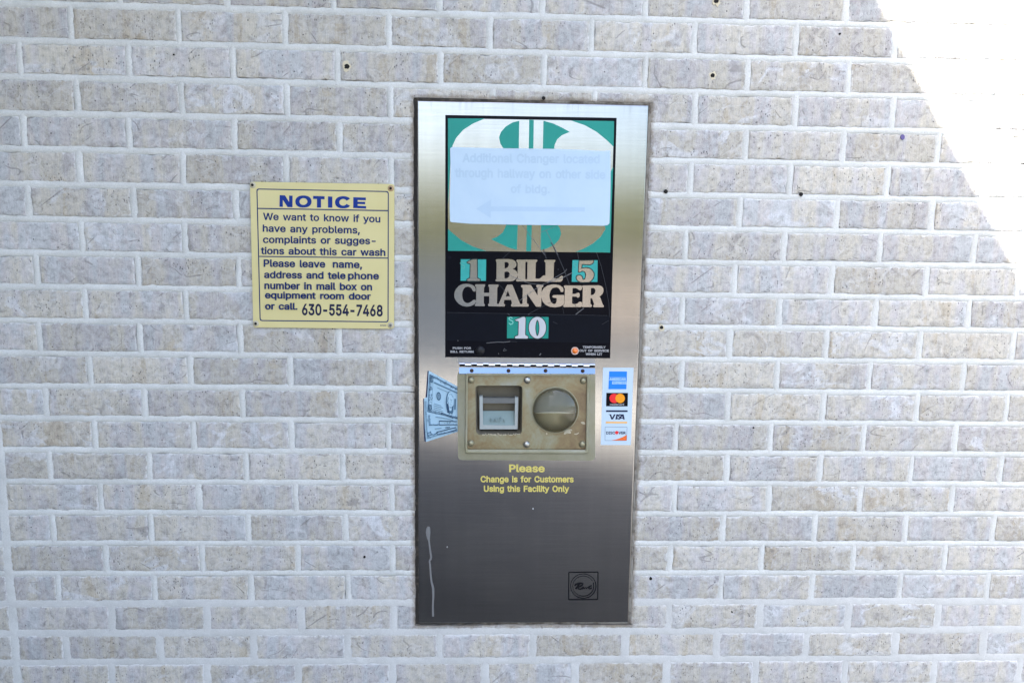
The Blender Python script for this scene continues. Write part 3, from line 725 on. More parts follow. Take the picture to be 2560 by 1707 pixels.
def brick_mat():
    t = NT('brick')
    o = t.obj()
    at = t.n('Attribute', attribute_name='tone')
    tone = at.outputs['Color']
    sep = t.n('SeparateColor', {0: tone})
    r1, r2, r3 = sep.outputs
    q = t.vadd(o, t.vmul(tone, (7.0, 0.0, 3.0)))
    # blocks of colour with upright edges, as the clay was wiped
    pa = t.noise(t.vmul(q, (16, 1, 4)), 1.0, 3, 0.55, 0.7)
    pb = t.ramp(t.noise(t.vmul(q, (24, 1, 0.7)), 1.0, 1, 0.5, 0.12), [(0.40, 0.40), (0.47, 0.50), (0.52, 0.52), (0.56, 0.62)])
    pc = t.noise(q, 34, 6, 0.66, 1.6)
    f = t.math('ADD', t.math('MULTIPLY', pa, 0.42), t.math('ADD', t.math('MULTIPLY', pb, 0.42), t.math('MULTIPLY', pc, 0.16)))
    f = t.math('ADD', f, t.math('MULTIPLY', t.math('SUBTRACT', r1, 0.5), 0.075))
    base = t.ramp(f, [(0.435, (0.447, 0.435, 0.435)), (0.475, (0.466, 0.423, 0.415)), (0.51, (0.484, 0.446, 0.411)), (0.545, (0.503, 0.452, 0.385)),
                      (0.575, (0.482, 0.439, 0.399)), (0.62, (0.458, 0.394, 0.316)), (0.675, (0.384, 0.326, 0.268))])
    base = t.mix(1.0, base, (0.945, 0.985, 0.985), 'MULTIPLY')
    # brick to brick value
    base = t.mix(1.0, base, t.ramp(r2, [(0, 0.89), (1, 1.09)]), 'MULTIPLY')
    # bluish-white smears with ragged edges
    wm = t.noise(t.vmul(q, (15, 1, 20)), 1.0, 6, 0.66, 0.8)
    wf = t.math('MULTIPLY', t.ramp(wm, [(0.54, 0.0), (0.59, 1.0)]), t.ramp(r3, [(0.30, 0.10), (1.0, 0.70)]))
    base = t.mix(wf, base, (0.565, 0.58, 0.60))
    # darker worn blotches
    bm_ = t.noise(t.vmul(t.vadd(q, (3, 0, 9)), (22, 1, 20)), 1.0, 6, 0.7, 0.7)
    base = t.mix(t.math('MULTIPLY', t.ramp(bm_, [(0.555, 0.0), (0.64, 1.0)]), 0.5), base, (0.275, 0.26, 0.245))
    # cloudy mottling, upright wipe marks, grain
    mo = t.noise(t.vadd(q, (4, 0, 4)), 75, 6, 0.75, 0.3)
    wi = t.noise(t.vmul(q, (520, 1, 30)), 1.0, 3, 0.6)
    gr = t.noise(q, 620, 3, 0.7)
    base = t.mix(1.0, base, t.ramp(mo, [(0.28, 0.60), (0.5, 1.0), (0.72, 1.18)]), 'MULTIPLY')
    base = t.mix(1.0, base, t.ramp(wi, [(0.25, 0.87), (0.75, 1.11)]), 'MULTIPLY')
    base = t.mix(1.0, base, t.ramp(gr, [(0.25, 0.84), (0.75, 1.15)]), 'MULTIPLY')
    # scratches and folds in the clay: level lines of smooth noises, some dark, some with a pale lip
    def folds(off, sc_, dist, w0, w1, moff, mscale, m0, m1, det=1.0):
        s_ = t.noise(t.vmul(t.vadd(q, off), sc_), 1.0, det, 0.45, dist)
        a_ = t.math('ABSOLUTE', t.math('SUBTRACT', s_, 0.5))
        m_ = t.ramp(t.noise(t.vadd(q, moff), mscale, 2), [(m0, 0.0), (m1, 1.0)])
        return t.math('MULTIPLY', t.ramp(a_, [(w0, 1.0), (w1, 0.0)]), m_)
    def streak(ang, sc_, t0, t1, off):
        v_ = t.n('VectorRotate', {'Vector': t.vadd(q, off), 'Angle': math.radians(ang)}, rotation_type='Y_AXIS').outputs[0]
        return t.ramp(t.noise(t.vmul(v_, sc_), 1.0, 2.0, 0.5, 0.35), [(t0, 0.0), (t1, 1.0)])
    k1 = folds((1.3, 0, 4.1), (9, 1, 15), 0.35, 0.003, 0.010, (8, 0, 2), 19, 0.57, 0.61)
    k2 = streak(38, (11, 1, 120), 0.70, 0.735, (4.4, 0, 1.9))
    k3 = t.math('MAXIMUM', streak(62, (14, 1, 130), 0.715, 0.745, (1.4, 0, 8.9)), streak(-20, (14, 1, 110), 0.72, 0.75, (6.4, 0, 3.9)))
    k5 = streak(90, (13, 1, 170), 0.70, 0.74, (2.4, 0, 5.9))
    k4 = folds((3.3, 0, 2.9), (16, 1, 20), 1.0, 0.008, 0.028, (7, 0, 5), 26, 0.50, 0.57, 2.0)
    base = t.mix(t.math('MULTIPLY', k4, 0.25), base, (0.66, 0.66, 0.66))
    scr = t.math('MAXIMUM', t.math('MAXIMUM', k1, t.math('MULTIPLY', k5, 0.6)), t.math('MAXIMUM', k2, t.math('MULTIPLY', k3, 0.8)))
    base = t.mix(t.math('MULTIPLY', scr, 0.52), base, (0.19, 0.18, 0.175))
    # pits
    vo = t.n('TexVoronoi', {'Vector': t.vmul(q, (240, 1, 130)), 'Scale': 1.0, 'Randomness': 1.0})
    vr = t.n('SeparateColor', {0: vo.outputs['Color']}).outputs[0]
    pit = t.math('MULTIPLY', t.ramp(vo.outputs['Distance'], [(0.20, 1.0), (0.31, 0.0)]), t.ramp(vr, [(0.56, 0.0), (0.66, 1.0)]))
    clus = t.math('MULTIPLY', t.ramp(t.noise(t.vadd(q, (6, 0, 3)), 16, 3), [(0.42, 0.0), (0.60, 1.0)]), t.ramp(r1, [(0.0, 0.35), (0.7, 1.0)]))
    pit = t.math('MULTIPLY', pit, clus)
    vo2 = t.n('TexVoronoi', {'Vector': t.vmul(q, (60, 1, 52)), 'Scale': 1.0, 'Randomness': 1.0})
    vr2 = t.n('SeparateColor', {0: vo2.outputs['Color']}).outputs[1]
    pit2 = t.math('MULTIPLY', t.ramp(vo2.outputs['Distance'], [(0.06, 1.0), (0.095, 0.0)]), t.ramp(vr2, [(0.74, 0.0), (0.80, 1.0)]))
    pits = t.math('MAXIMUM', t.math('MULTIPLY', pit, 0.9), pit2)
    base = t.mix(t.math('MULTIPLY', pits, 0.86), base, (0.10, 0.095, 0.10))
    # mortar smeared over the arrises, more of it near the ground
    ed = at.outputs['Alpha']
    zz = t.n('SeparateXYZ', {0: o}).outputs[2]
    lowf = t.ramp(t.math('MULTIPLY', t.math('SUBTRACT', 1.0, zz), 2.0), [(0.25, 0.0), (0.9, 0.10)])
    sm_ = t.math('SUBTRACT', t.math('ADD', t.noise(t.vadd(q, (5, 0, 1)), 75, 5, 0.68), lowf), t.math('MULTIPLY', ed, 0.55))
    base = t.mix(t.ramp(sm_, [(0.44, 0.0), (0.54, 0.8)]), base, (0.59, 0.585, 0.575))
    # rust-brown grime round the cut-out of the machine
    g = grime(t, o)
    base = t.mix(g, base, (0.20, 0.165, 0.125))
    h = t.math('SUBTRACT', t.math('ADD', t.math('MULTIPLY', wi, 0.25), t.math('ADD', t.math('MULTIPLY', gr, 0.25), t.math('MULTIPLY', mo, 0.6))),
               t.math('ADD', t.math('MULTIPLY', pits, 0.9), t.math('MULTIPLY', scr, 0.6)))
    return t.p(color=base, rough=0.88, normal=t.bump(h, 0.75, 0.0016), spec=0.25)


def grime(t, o):
    s = t.n('SeparateXYZ', {0: o})
    cx, cz, hx, hz = (OX0 + OX1) / 2, (OZ0 + OZ1) / 2, (OX1 - OX0) / 2, (OZ1 - OZ0) / 2
    dx = t.math('SUBTRACT', t.math('ABSOLUTE', t.math('SUBTRACT', s.outputs[0], cx)), hx)
    dz = t.math('SUBTRACT', t.math('ABSOLUTE', t.math('SUBTRACT', s.outputs[2], cz)), hz)
    d = t.math('MAXIMUM', dx, dz)
    d = t.math('ADD', d, t.math('MULTIPLY', t.math('SUBTRACT', t.noise(o, 60, 4, 0.7), 0.5), 0.022))
    return t.math('MULTIPLY', t.ramp(t.math('MULTIPLY', d, 50), [(0.05, 0.75), (0.42, 0.0)]), 1.0)


def mortar_mat():
    t = NT('mortar')
    o = t.obj()
    at = t.n('Attribute', attribute_name='tone')
    tn = t.n('SeparateColor', {0: at.outputs['Color']}).outputs[0]
    a = t.noise(o, 14, 4, 0.6)
    b = t.noise(o, 420, 3, 0.7)
    c = t.ramp(a, [(0.3, (0.52, 0.525, 0.50)), (0.7, (0.635, 0.64, 0.615))])
    c = t.mix(1.0, c, t.ramp(b, [(0.25, 0.84), (0.75, 1.10)]), 'MULTIPLY')
    c = t.mix(t.math('MULTIPLY', tn, 1.0), c, (0.44, 0.43, 0.43))
    v = t.n('TexVoronoi', {'Vector': o, 'Scale': 160.0})
    vr = t.n('SeparateColor', {0: v.outputs['Color']}).outputs[0]
    pit = t.math('MULTIPLY', t.ramp(v.outputs['Distance'], [(0.12, 1.0), (0.22, 0.0)]), t.ramp(vr, [(0.86, 0.0), (0.92, 1.0)]))
    c = t.mix(t.math('MULTIPLY', pit, 0.45), c, (0.25, 0.24, 0.23))
    c = t.mix(grime(t, o), c, (0.24, 0.19, 0.14))
    return t.p(color=c, rough=0.9, spec=0.2, normal=t.bump(t.math('ADD', t.math('MULTIPLY', b, 0.5), t.math('MULTIPLY', a, 0.5)), 0.45, 0.0012))


me = bpy.data.meshes.new('brick_wall')
me.from_pydata(WV, [], WF)
me.materials.append(brick_mat())
me.materials.append(mortar_mat())
me.polygons.foreach_set('material_index', WM)
me.polygons.foreach_set('use_smooth', [True] * len(WF))
ca = me.color_attributes.new('tone', 'FLOAT_COLOR', 'POINT')
ca.data.foreach_set('color', [c for q in WC for c in q])
me.update()
WALL = bpy.data.objects.new('brick_wall', me)
COL.objects.link(WALL)
ORIGIN[WALL.name] = Vector((0, 0, 0))
tag(WALL, 'pale whitewashed grey brick wall with raised white mortar joints, sunlit at its top right', 'wall')

# old anchor holes drilled into the wall
M_HOLE = flat('hole_dark', (0.018, 0.017, 0.016), 0.9)
M_CHIP = flat('chipped_clay', (0.58, 0.52, 0.38), 0.9, scale=300)
M_INK = flat('purple_ink', (0.12, 0.10, 0.24), 0.8)
for k, (hx, hy, hr, chip) in enumerate(((867, 167, 6.0, 1), (1791, 3, 6.0, 1), (1782, 189, 5.0, 1), (1665, 479, 4.8, 0), (2003, 486, 4.8, 0),
                                        (1654, 818, 4.2, 1), (2100, 85, 2.4, 0), (1359, 246, 4.5, 0), (1627, 1446, 4.0, 0),
                                        (911, 1392, 3.0, 0), (1884, 1069, 2.2, 0), (1830, 1529, 2.2, 0), (434, 137, 2.0, 0))):
    rnd = random.Random(k)
    mb = MB()
    base = P(hx, hy, -0.0012)
    if chip:
        pts = [(hx + (hr * 1.9 * (0.7 + rnd.random() * .7)) * math.cos(a) * .8, hy + (hr * 2.0 * (0.7 + rnd.random() * .8)) * math.sin(a))
               for a in [i * math.pi / 7 for i in range(14)]]
        mb.plate([smooth(pts, 2)], -0.0012, 0.003, 1)
    mb.cap(P(hx, hy, -0.0016), hr * 0.00082, hr * 0.0004, 0, 14, 3, -1)
    pts = [(hx + hr * (1 + .22 * rnd.uniform(-1, 1)) * math.cos(a), hy + hr * (1 + .22 * rnd.uniform(-1, 1)) * math.sin(a))
           for a in [i * math.pi / 6 for i in range(12)]]
    mb.plate([smooth(pts, 2)], -0.0017, 0.0, 0)
    mb.build('drill_hole', [M_HOLE, M_CHIP], WALL)
mb = MB()
mb.plate([ell(2257, 343, 5.2, 6.8, 18)], -0.0014, 0.0, 0)
mb.build('ink_spot', M_INK, WALL)


# ---------------------------------------------------------------- materials of the machine and the signs
def steel_mat():
    t = NT('brushed_steel')
    o = t.obj()
    br = t.noise(t.vmul(o, (6, 1, 1400)), 1.0, 2, 0.6)
    sm = t.noise(t.vmul(o, (3, 1, 5)), 1.0, 4, 0.6)
    c = t.ramp(br, [(0.3, (0.265, 0.265, 0.265)), (0.7, (0.345, 0.345, 0.344))])
    c = t.mix(t.ramp(sm, [(0.45, 0.0), (0.75, 0.28)]), c, (0.235, 0.228, 0.218))
    b2 = t.noise(t.vmul(o, (9, 1, 420)), 1.0, 2, 0.6)
    b3 = t.noise(t.vmul(o, (60, 1, 1.6)), 1.0, 2, 0.6)
    c = t.mix(1.0, c, t.ramp(t.math('ADD', t.math('MULTIPLY', b2, 0.6), t.math('MULTIPLY', b3, 0.4)), [(0.3, 0.90), (0.7, 1.09)]), 'MULTIPLY')
    s = t.n('SeparateXYZ', {0: o})
    # grey runs of dirt below the upper edge
    st = t.noise(t.vmul(o, (85, 1, 3)), 1.0, 2, 0.6)
    hi = t.ramp(t.math('MULTIPLY', t.math('SUBTRACT', s.outputs[2], STEEL_TOP - 0.030), 33.0), [(0.0, 0.0), (1.0, 1.0)])
    run = t.math('MULTIPLY', t.ramp(st, [(0.56, 0.0), (0.66, 0.5)]), hi)
    c = t.mix(run, c, (0.20, 0.20, 0.21))
    r = t.math('ADD', t.math('ADD', t.math('MULTIPLY', sm, 0.05), t.math('MULTIPLY', br, 0.03)), 0.125)
    g = t.n('BsdfAnisotropic', {'Color': c, 'Roughness': r, 'Normal': t.bump(br, 0.06, 0.0003)}, distribution='BECKMANN')
    d = t.n('BsdfDiffuse', {'Color': (0.34, 0.32, 0.285)})
    mx = t.n('MixShader', {0: t.ramp(sm, [(0.4, 0.02), (0.75, 0.09)]), 1: g, 2: d})
    t.set(t.out.inputs[0], mx)
    return t.mat


MROOT = Vector(((PX0 + PX1) / 2, 0.0, PZ0))
STEEL_TOP = PZ1 - MROOT.z
M_STEEL = steel_mat()
M_STEELD = flat('dull_steel', (0.27, 0.275, 0.29), 0.42, 1.0, 0.08, 90)
M_CHROME = flat('sky_tinted_hinge', (0.145, 0.195, 0.31), 0.13, 1.0, 0.06, 40)  # blue of the reflected sky put into the leaf's base colour
M_BLACK = NT('black_panel')
_o = M_BLACK.obj()
M_BLACK = M_BLACK.p(color=M_BLACK.mix(M_BLACK.ramp(M_BLACK.noise(_o, 60, 4, 0.7), [(0.62, 0), (0.8, 1)]), (0.0035, 0.004, 0.007), (0.010, 0.011, 0.018)),
                    rough=0.2, spec=0.05)
M_NAVY = flat('navy_film', (0.0035, 0.005, 0.0095), 0.3, 0, 0.2, 40, 0.06)
M_OUTL = flat('black_outline', (0.006, 0.02, 0.02), 0.4)
M_GREEN = flat('green_film', (0.020, 0.25, 0.205), 0.35, 0, 0.05, 12, 0.15)
M_TEAL = flat('teal_film', (0.036, 0.32, 0.295), 0.35, 0, 0.22, 55, 0.15)
M_GREEN2 = flat('jade_film', (0.012, 0.225, 0.175), 0.35, 0, 0.10, 55, 0.15)
M_WHITED = flat('worn_white_film', (0.46, 0.47, 0.49), 0.4, 0, 0.06, 70)
M_MINT = flat('mint_ink', (0.22, 0.55, 0.47), 0.5)
M_LET = flat('grey_lettering', (0.36, 0.36, 0.37), 0.6, 0, 0.1, 200)
M_SCR = flat('scratch_grey', (0.026, 0.028, 0.034), 0.6)
M_SCR2 = flat('scratch_light', (0.13, 0.13, 0.135), 0.6)
M_YEL = flat('yellow_ink', (0.58, 0.49, 0.13), 0.5, 0, 0.08, 300)
M_INKB = flat('black_ink', (0.006, 0.006, 0.008), 0.6, 0, 0.05, 60, 0.05)
M_BOLT = flat('bolt_metal', (0.42, 0.41, 0.37), 0.42, 1.0, 0.1, 200)
M_OBOLT = flat('dull_bolt', (0.27, 0.25, 0.165), 0.35, 0.5, 0.15, 200)
M_RUST = flat('rusty_screw', (0.055, 0.035, 0.025), 0.7, 0.3, 0.4, 500)
M_DARK = flat('slot_dark', (0.03, 0.031, 0.033), 0.6, 0, 0.3, 60)
M_UFRAME = flat('pale_plastic', (0.34, 0.37, 0.36), 0.45, 0, 0.1, 120)
M_TEALP = flat('grey_green_plastic', (0.20, 0.27, 0.265), 0.5, 0, 0.08, 90)
M_GREYP = flat('grey_plastic', (0.135, 0.14, 0.135), 0.5, 0, 0.15, 90)
M_DRIP = flat('dried_drip', (0.17, 0.17, 0.17), 0.6, 0, 0.15, 300)
M_WHITE = flat('white_vinyl', (0.47, 0.58, 0.67), 0.4, 0, 0.02)


def aged_plastic(name, alpha):
    t = NT(name)
    o = t.obj()
    a = t.noise(o, 14, 5, 0.6, 0.6)
    b = t.noise(o, 130, 4, 0.65)
    f = t.math('ADD', t.math('MULTIPLY', a, 0.8), t.math('MULTIPLY', b, 0.2))
    c = t.ramp(f, [(0.36, (0.225, 0.215, 0.13)), (0.5, (0.265, 0.255, 0.17)), (0.66, (0.30, 0.295, 0.22))])
    return t.p(color=c, rough=0.28, alpha=alpha, spec=0.4, normal=t.bump(a, 0.12, 0.002))


def bezel_mat():
    t = NT('stained_bezel')
    o = t.obj()
    s = t.n('SeparateXYZ', {0: o})
    a = t.noise(o, 16, 5, 0.62, 1.0)
    b = t.noise(o, 90, 5, 0.7, 0.6)
    # rust is heaviest at the lower right and along the edges
    cx, cz = BEZ_C
    right = t.math('MULTIPLY', t.math('SUBTRACT', s.outputs[0], cx), 5.0)
    low = t.math('MULTIPLY', t.math('SUBTRACT', cz, s.outputs[2]), 4.0)
    d = t.math('ADD', t.math('MAXIMUM', t.math('MULTIPLY', right, right), t.math('MULTIPLY', t.math('MULTIPLY', low, low), 1.3)),
               t.math('MULTIPLY', t.math('ADD', right, low), 0.22))
    f = t.math('ADD', t.math('ADD', t.math('MULTIPLY', a, 0.75), t.math('MULTIPLY', b, 0.25)), t.math('MULTIPLY', d, 0.36))
    c = t.ramp(f, [(0.36, (0.235, 0.245, 0.20)), (0.47, (0.215, 0.205, 0.125)), (0.60, (0.185, 0.14, 0.066)), (0.80, (0.095, 0.052, 0.024))])
    v = t.noise(t.vmul(o, (260, 1, 300)), 1.0, 3, 0.7)
    c = t.mix(t.ramp(v, [(0.62, 0.0), (0.74, 0.4)]), c, (0.10, 0.075, 0.05))
    return t.p(color=c, rough=0.3, metal=0.15, coat=0.35, coatr=0.25, normal=t.bump(b, 0.15, 0.001))


# ---------------------------------------------------------------- the change machine
MACH = empty('change_machine', MROOT)
tag(MACH, 'tall brushed steel bill changer set into the brick wall, black panel above a plastic cover', 'change machine')
YP = -0.0060
Z2 = zoomf(1080, 260, 500 / 2063)      # close-up views of the photograph used for measuring
Z3 = zoomf(1080, 610, 500 / 2352)
Z4 = zoomf(1040, 880, 500 / 2063)
ZA = zoomf(1140, 640, 200 / 2352)
ZB_ = zoomf(1320, 640, 200 / 2352)
ZC = zoomf(1260, 780, 130 / 2352)
Z7 = zoomf(830, 1107, 900 / 2352)
ZS = zoomf(1110, 840, 430 / 2352)

# face plate: folded steel sheet with a cut-out behind the cover
HOLE = tr([(560, 330), (1720, 330), (1720, 860), (560, 860)], Z4)
mb = MB()
hole_w = [P(a, b, YP) for a, b in HOLE]
mb.plate([[(q.x, q.z) for q in [Vector((PX0 + .003, 0, PZ0 + .003)), Vector((PX1 - .003, 0, PZ0 + .003)),
                                Vector((PX1 - .003, 0, PZ1 - .003)), Vector((PX0 + .003, 0, PZ1 - .003))]],
          [(q.x, q.z) for q in hole_w]], YP, YP, 0, px=False)


def ring(rx, y):
    c4 = [(PX0 + rx, PZ0 + rx), (PX1 - rx, PZ0 + rx), (PX1 - rx, PZ1 - rx), (PX0 + rx, PZ1 - rx)]
    return [(x, y, z) for x, z in c4]


prev = ring(.003, YP)
for k in range(1, 5):
    a = math.pi / 2 * k / 4
    cur = ring(.003 * (1 - math.sin(a)), YP + .003 * (1 - math.cos(a)))
    mb.add(prev + cur, [(i, 4 + i, 4 + (i + 1) % 4, (i + 1) % 4) for i in range(4)], 0, False)
    prev = cur
cur = ring(0, 0.03)
mb.add(prev + cur, [(i, 4 + i, 4 + (i + 1) % 4, (i + 1) % 4) for i in range(4)], 0, False)
for i in range(4):                      # edge of the cut-out
    a, b = hole_w[i], hole_w[(i + 1) % 4]
    mb.quad(a, b, b + Vector((0, .002, 0)), a + Vector((0, .002, 0)), 0)
PLATE = mb.build('face_plate', M_STEEL, MACH)
tag(PLATE, 'brushed stainless steel plate with a pale dried drip at its lower left')

# paint drip and specks on the plate
mb = MB()
dr = [(630, 546), (629, 560), (628, 585), (630, 620), (634, 640), (640, 690), (648, 745), (646, 757), (637, 770), (641, 800), (645, 860),
      (650, 905), (661, 950), (662, 1000), (659, 1060), (660, 1132)]
ws = [14, 26, 30, 20, 11, 11, 12, 13, 10, 11, 12, 12, 15, 13, 11, 13]
mb.plate(stroke(tr(dr, Z7), [q * .38 for q in ws]), YP - .0005, YP)
mb.build('dried_drip', M_DRIP, PLATE)
M_SPECK = flat('white_speck', (0.45, 0.45, 0.45), 0.6)
for (x, y, r) in ((1314, 429, 4.5), (753, 679, 3.5)):
    mb = MB()
    mb.plate([ell(*Z7(x, y), r * .38, r * .5, 10)], YP - .0004, YP)
    mb.build('white_speck', M_SPECK, PLATE)

# black display panel with the printed film
mb = MB()
PANEL = [Z2(137, 115), Z2(1905, 145), Z3(2095, 1343), Z3(155, 1330)]
mb.plate([PANEL], YP - .0008, YP)
PAN = mb.build('display_panel', M_BLACK, MACH)
tag(PAN, 'black display panel with a green and steel dollar sign')
mb = MB()
WIN = [Z2(165, 150), Z2(1878, 179), Z2(1838, 1533), Z2(165, 1515)]
mb.plate([WIN], YP - .0010, YP)
art = mb
arto = art.build('dollar_sign', M_STEEL, PAN)
g = MB()
for pts, sm_ in (([(165, 150), (545, 152), (420, 205), (320, 270), (250, 350), (212, 430), (195, 520), (180, 800), (165, 1040)], 0),
                 ([(1435, 172), (1878, 179), (1873, 442), (1800, 372), (1700, 290), (1580, 222)], 0),
                 ([(1868, 650), (1848, 690), (1780, 900), (1780, 1255), (1790, 1290), (1740, 1370), (1660, 1440), (1570, 1490), (1480, 1526), (1838, 1533), (1853, 1040)], 0),
                 ([(900, 175), (895, 480), (750, 480), (705, 410), (692, 345), (712, 290), (760, 235), (830, 193)], 0),
                 ([(1003, 165), (1050, 167), (1045, 480), (998, 480)], 0),
                 ([(1150, 175), (1250, 203), (1340, 245), (1420, 290), (1340, 323), (1290, 368), (1264, 425), (1258, 480), (1143, 480)], 0),
                 ([(165, 1290), (210, 1330), (300, 1405), (420, 1470), (560, 1517), (165, 1515)], 0),
                 ([(765, 1225), (885, 1225), (875, 1505), (800, 1485), (700, 1440), (610, 1395), (675, 1370), (730, 1325), (762, 1260)], 0),
                 ([(980, 1225), (1030, 1225), (1022, 1520), (972, 1520)], 0),
                 ([(1125, 1225), (1275, 1225), (1318, 1280), (1332, 1340), (1310, 1400), (1260, 1452), (1190, 1490), (1120, 1508)], 0)):
    g.plate([tr(pts, Z2)], YP - .0012, YP - .001)
g.build('green_artwork', M_GREEN, PAN)

YL = YP - .0011
# lower navy strip, and the coloured boxes of the denominations
mb = MB()
mb.plate([tr([(172, 800), (2085, 838), (2080, 1165), (172, 1135)], Z3)], YP - .0009, YP - .0008)
mb.build('navy_strip', M_NAVY, PAN)
mb = MB()
mb.plate([tr([(338, 180), (637, 182), (634, 434), (336, 432)], Z3)], YL, YP)
mb.build('denomination_box', M_TEAL, PAN)
mb = MB()
mb.plate([tr([(1652, 190), (1948, 192), (1945, 446), (1643, 445)], Z3)], YL, YP)
mb.build('denomination_box', M_TEAL, PAN)
mb = MB()
mb.plate([tr([(884, 857), (1372, 858), (1368, 1110), (882, 1108)], Z3)], YL, YP)
mb.build('denomination_box', M_GREEN2, PAN)

B_HOLES = [[(1430, 180), (1500, 178), (1545, 205), (1552, 260), (1530, 320), (1480, 355), (1430, 370)],
           [(1425, 470), (1500, 455), (1555, 475), (1582, 530), (1565, 600), (1520, 645), (1460, 660), (1425, 650)]]
LETTERS = [
    (ZA, [[(1165, 125), (1185, 100), (1250, 92), (1560, 92), (1660, 105), (1740, 150), (1780, 230), (1770, 300), (1725, 350), (1670, 385),
           (1740, 412), (1790, 465), (1812, 540), (1800, 620), (1760, 680), (1690, 728), (1600, 747), (1200, 747), (1165, 735), (1158, 705),
           (1190, 670), (1192, 180)]] + B_HOLES),
    (ZA, [[(1772, 135), (1795, 108), (2380, 108), (2395, 140), (2365, 180), (2345, 195), (2335, 640), (2345, 665), (2440, 670), (2500, 640),
           (2540, 590), (2580, 570), (2625, 570), (2632, 555), (2632, 200), (2600, 170), (2597, 135), (2620, 112), (2910, 115), (2927, 140),
           (2905, 175), (2882, 195), (2868, 640), (2880, 665), (2960, 668), (3030, 640), (3075, 595), (3110, 578), (3150, 600), (3150, 640),
           (3135, 700), (3105, 740), (3060, 760), (2620, 757), (2595, 747), (1800, 748), (1768, 735), (1765, 705), (1800, 670), (1812, 640),
           (1812, 195), (1785, 170)], [(2055, 170), (2100, 178), (2095, 670), (2068, 686), (2035, 675), (2040, 200)]]),
    (ZA, [[(580, 1300), (592, 1340), (570, 1390), (510, 1440), (420, 1475), (310, 1488), (180, 1465), (80, 1405), (0, 1315), (-42, 1230),
           (-52, 1145), (-40, 1060), (0, 970), (80, 880), (180, 830), (290, 815), (400, 825), (500, 860), (560, 910), (580, 970), (578, 1030),
           (545, 1048), (505, 1035), (480, 1000), (455, 950), (410, 915), (345, 900), (280, 915), (225, 965), (190, 1060), (180, 1150),
           (195, 1250), (230, 1330), (290, 1375), (350, 1385), (420, 1360), (475, 1320), (520, 1285), (555, 1282)]]),
    (ZA, [[(555, 852), (580, 832), (850, 832), (860, 858), (840, 905), (825, 930), (822, 1080), (980, 1080), (978, 920), (950, 885), (948, 855),
           (970, 838), (1240, 840), (1254, 870), (1240, 905), (1215, 925), (1205, 1390), (1240, 1420), (1247, 1460), (1225, 1480), (960, 1475),
           (940, 1450), (945, 1415), (975, 1390), (978, 1180), (820, 1180), (818, 1390), (845, 1420), (850, 1455), (825, 1475), (570, 1472),
           (550, 1447), (562, 1412), (590, 1390), (595, 920), (565, 885)]]),
    (ZA, [[(1510, 845), (1640, 843), (1668, 862), (1880, 1395), (1905, 1418), (1945, 1430), (1945, 1485), (1640, 1487), (1615, 1462), (1620, 1420),
           (1645, 1400), (1622, 1290), (1422, 1290), (1400, 1390), (1435, 1420), (1442, 1455), (1420, 1482), (1215, 1482), (1210, 1430), (1262, 1395),
           (1480, 890)], [(1525, 1015), (1585, 1185), (1460, 1185)]]),
    (ZA, [[(1908, 880), (1930, 850), (2180, 848), (2208, 862), (2400, 1160), (2400, 930), (2365, 905), (2360, 868), (2380, 850), (2555, 850),
           (2572, 870), (2560, 905), (2520, 930), (2505, 1470), (2490, 1490), (2370, 1490), (2340, 1470), (2085, 1100), (2085, 1390), (2130, 1420),
           (2140, 1458), (2115, 1487), (1920, 1487), (1898, 1465), (1905, 1425), (1955, 1395), (1965, 945), (1915, 910)]]),
    (ZB_, [[(1062, 1145), (1065, 1180), (1060, 1400), (1030, 1440), (950, 1485), (800, 1508), (650, 1495), (520, 1440), (430, 1340), (390, 1200),
            (400, 1060), (460, 950), (570, 870), (700, 838), (820, 838), (940, 865), (1020, 920), (1045, 980), (1040, 1040), (1005, 1065),
            (965, 1050), (945, 1005), (905, 950), (860, 925), (800, 922), (720, 945), (660, 1020), (630, 1130), (635, 1230), (670, 1340), (720, 1395),
            (770, 1412), (815, 1395), (840, 1340), (845, 1245), (820, 1232), (745, 1225), (712, 1195), (725, 1165), (770, 1145)]]),
    (ZB_, [[(1050, 890), (1075, 865), (1560, 868), (1592, 890), (1584, 960), (1560, 1003), (1520, 1010), (1480, 985), (1430, 950), (1380, 940),
            (1310, 945), (1305, 1115), (1400, 1112), (1440, 1085), (1490, 1078), (1518, 1105), (1520, 1180), (1500, 1215), (1460, 1225), (1420, 1195),
            (1300, 1190), (1295, 1380), (1320, 1410), (1400, 1412), (1460, 1390), (1500, 1350), (1550, 1340), (1590, 1370), (1590, 1440), (1570, 1490),
            (1540, 1500), (1060, 1500), (1035, 1480), (1040, 1440), (1070, 1410), (1085, 950), (1055, 915)]]),
    (ZB_, [[(1590, 882), (1620, 865), (2080, 862), (2170, 890), (2215, 950), (2220, 1030), (2190, 1110), (2140, 1165), (2095, 1190), (2125, 1220),
            (2200, 1430), (2232, 1460), (2230, 1490), (2210, 1505), (1935, 1505), (1915, 1482), (1920, 1450), (1945, 1420), (1885, 1245), (1835, 1240),
            (1835, 1400), (1875, 1440), (1878, 1475), (1850, 1500), (1592, 1500), (1580, 1470), (1600, 1420), (1612, 940)],
           [(1850, 945), (1930, 940), (1975, 975), (1985, 1030), (1965, 1090), (1915, 1140), (1845, 1150)]])]
ONE = (ZA, [[(330, 185), (400, 145), (490, 102), (615, 100), (620, 640), (650, 662), (705, 690), (708, 718), (690, 733), (345, 733), (325, 718),
             (330, 690), (385, 662), (415, 640), (428, 250), (420, 225), (390, 210), (345, 205)]])
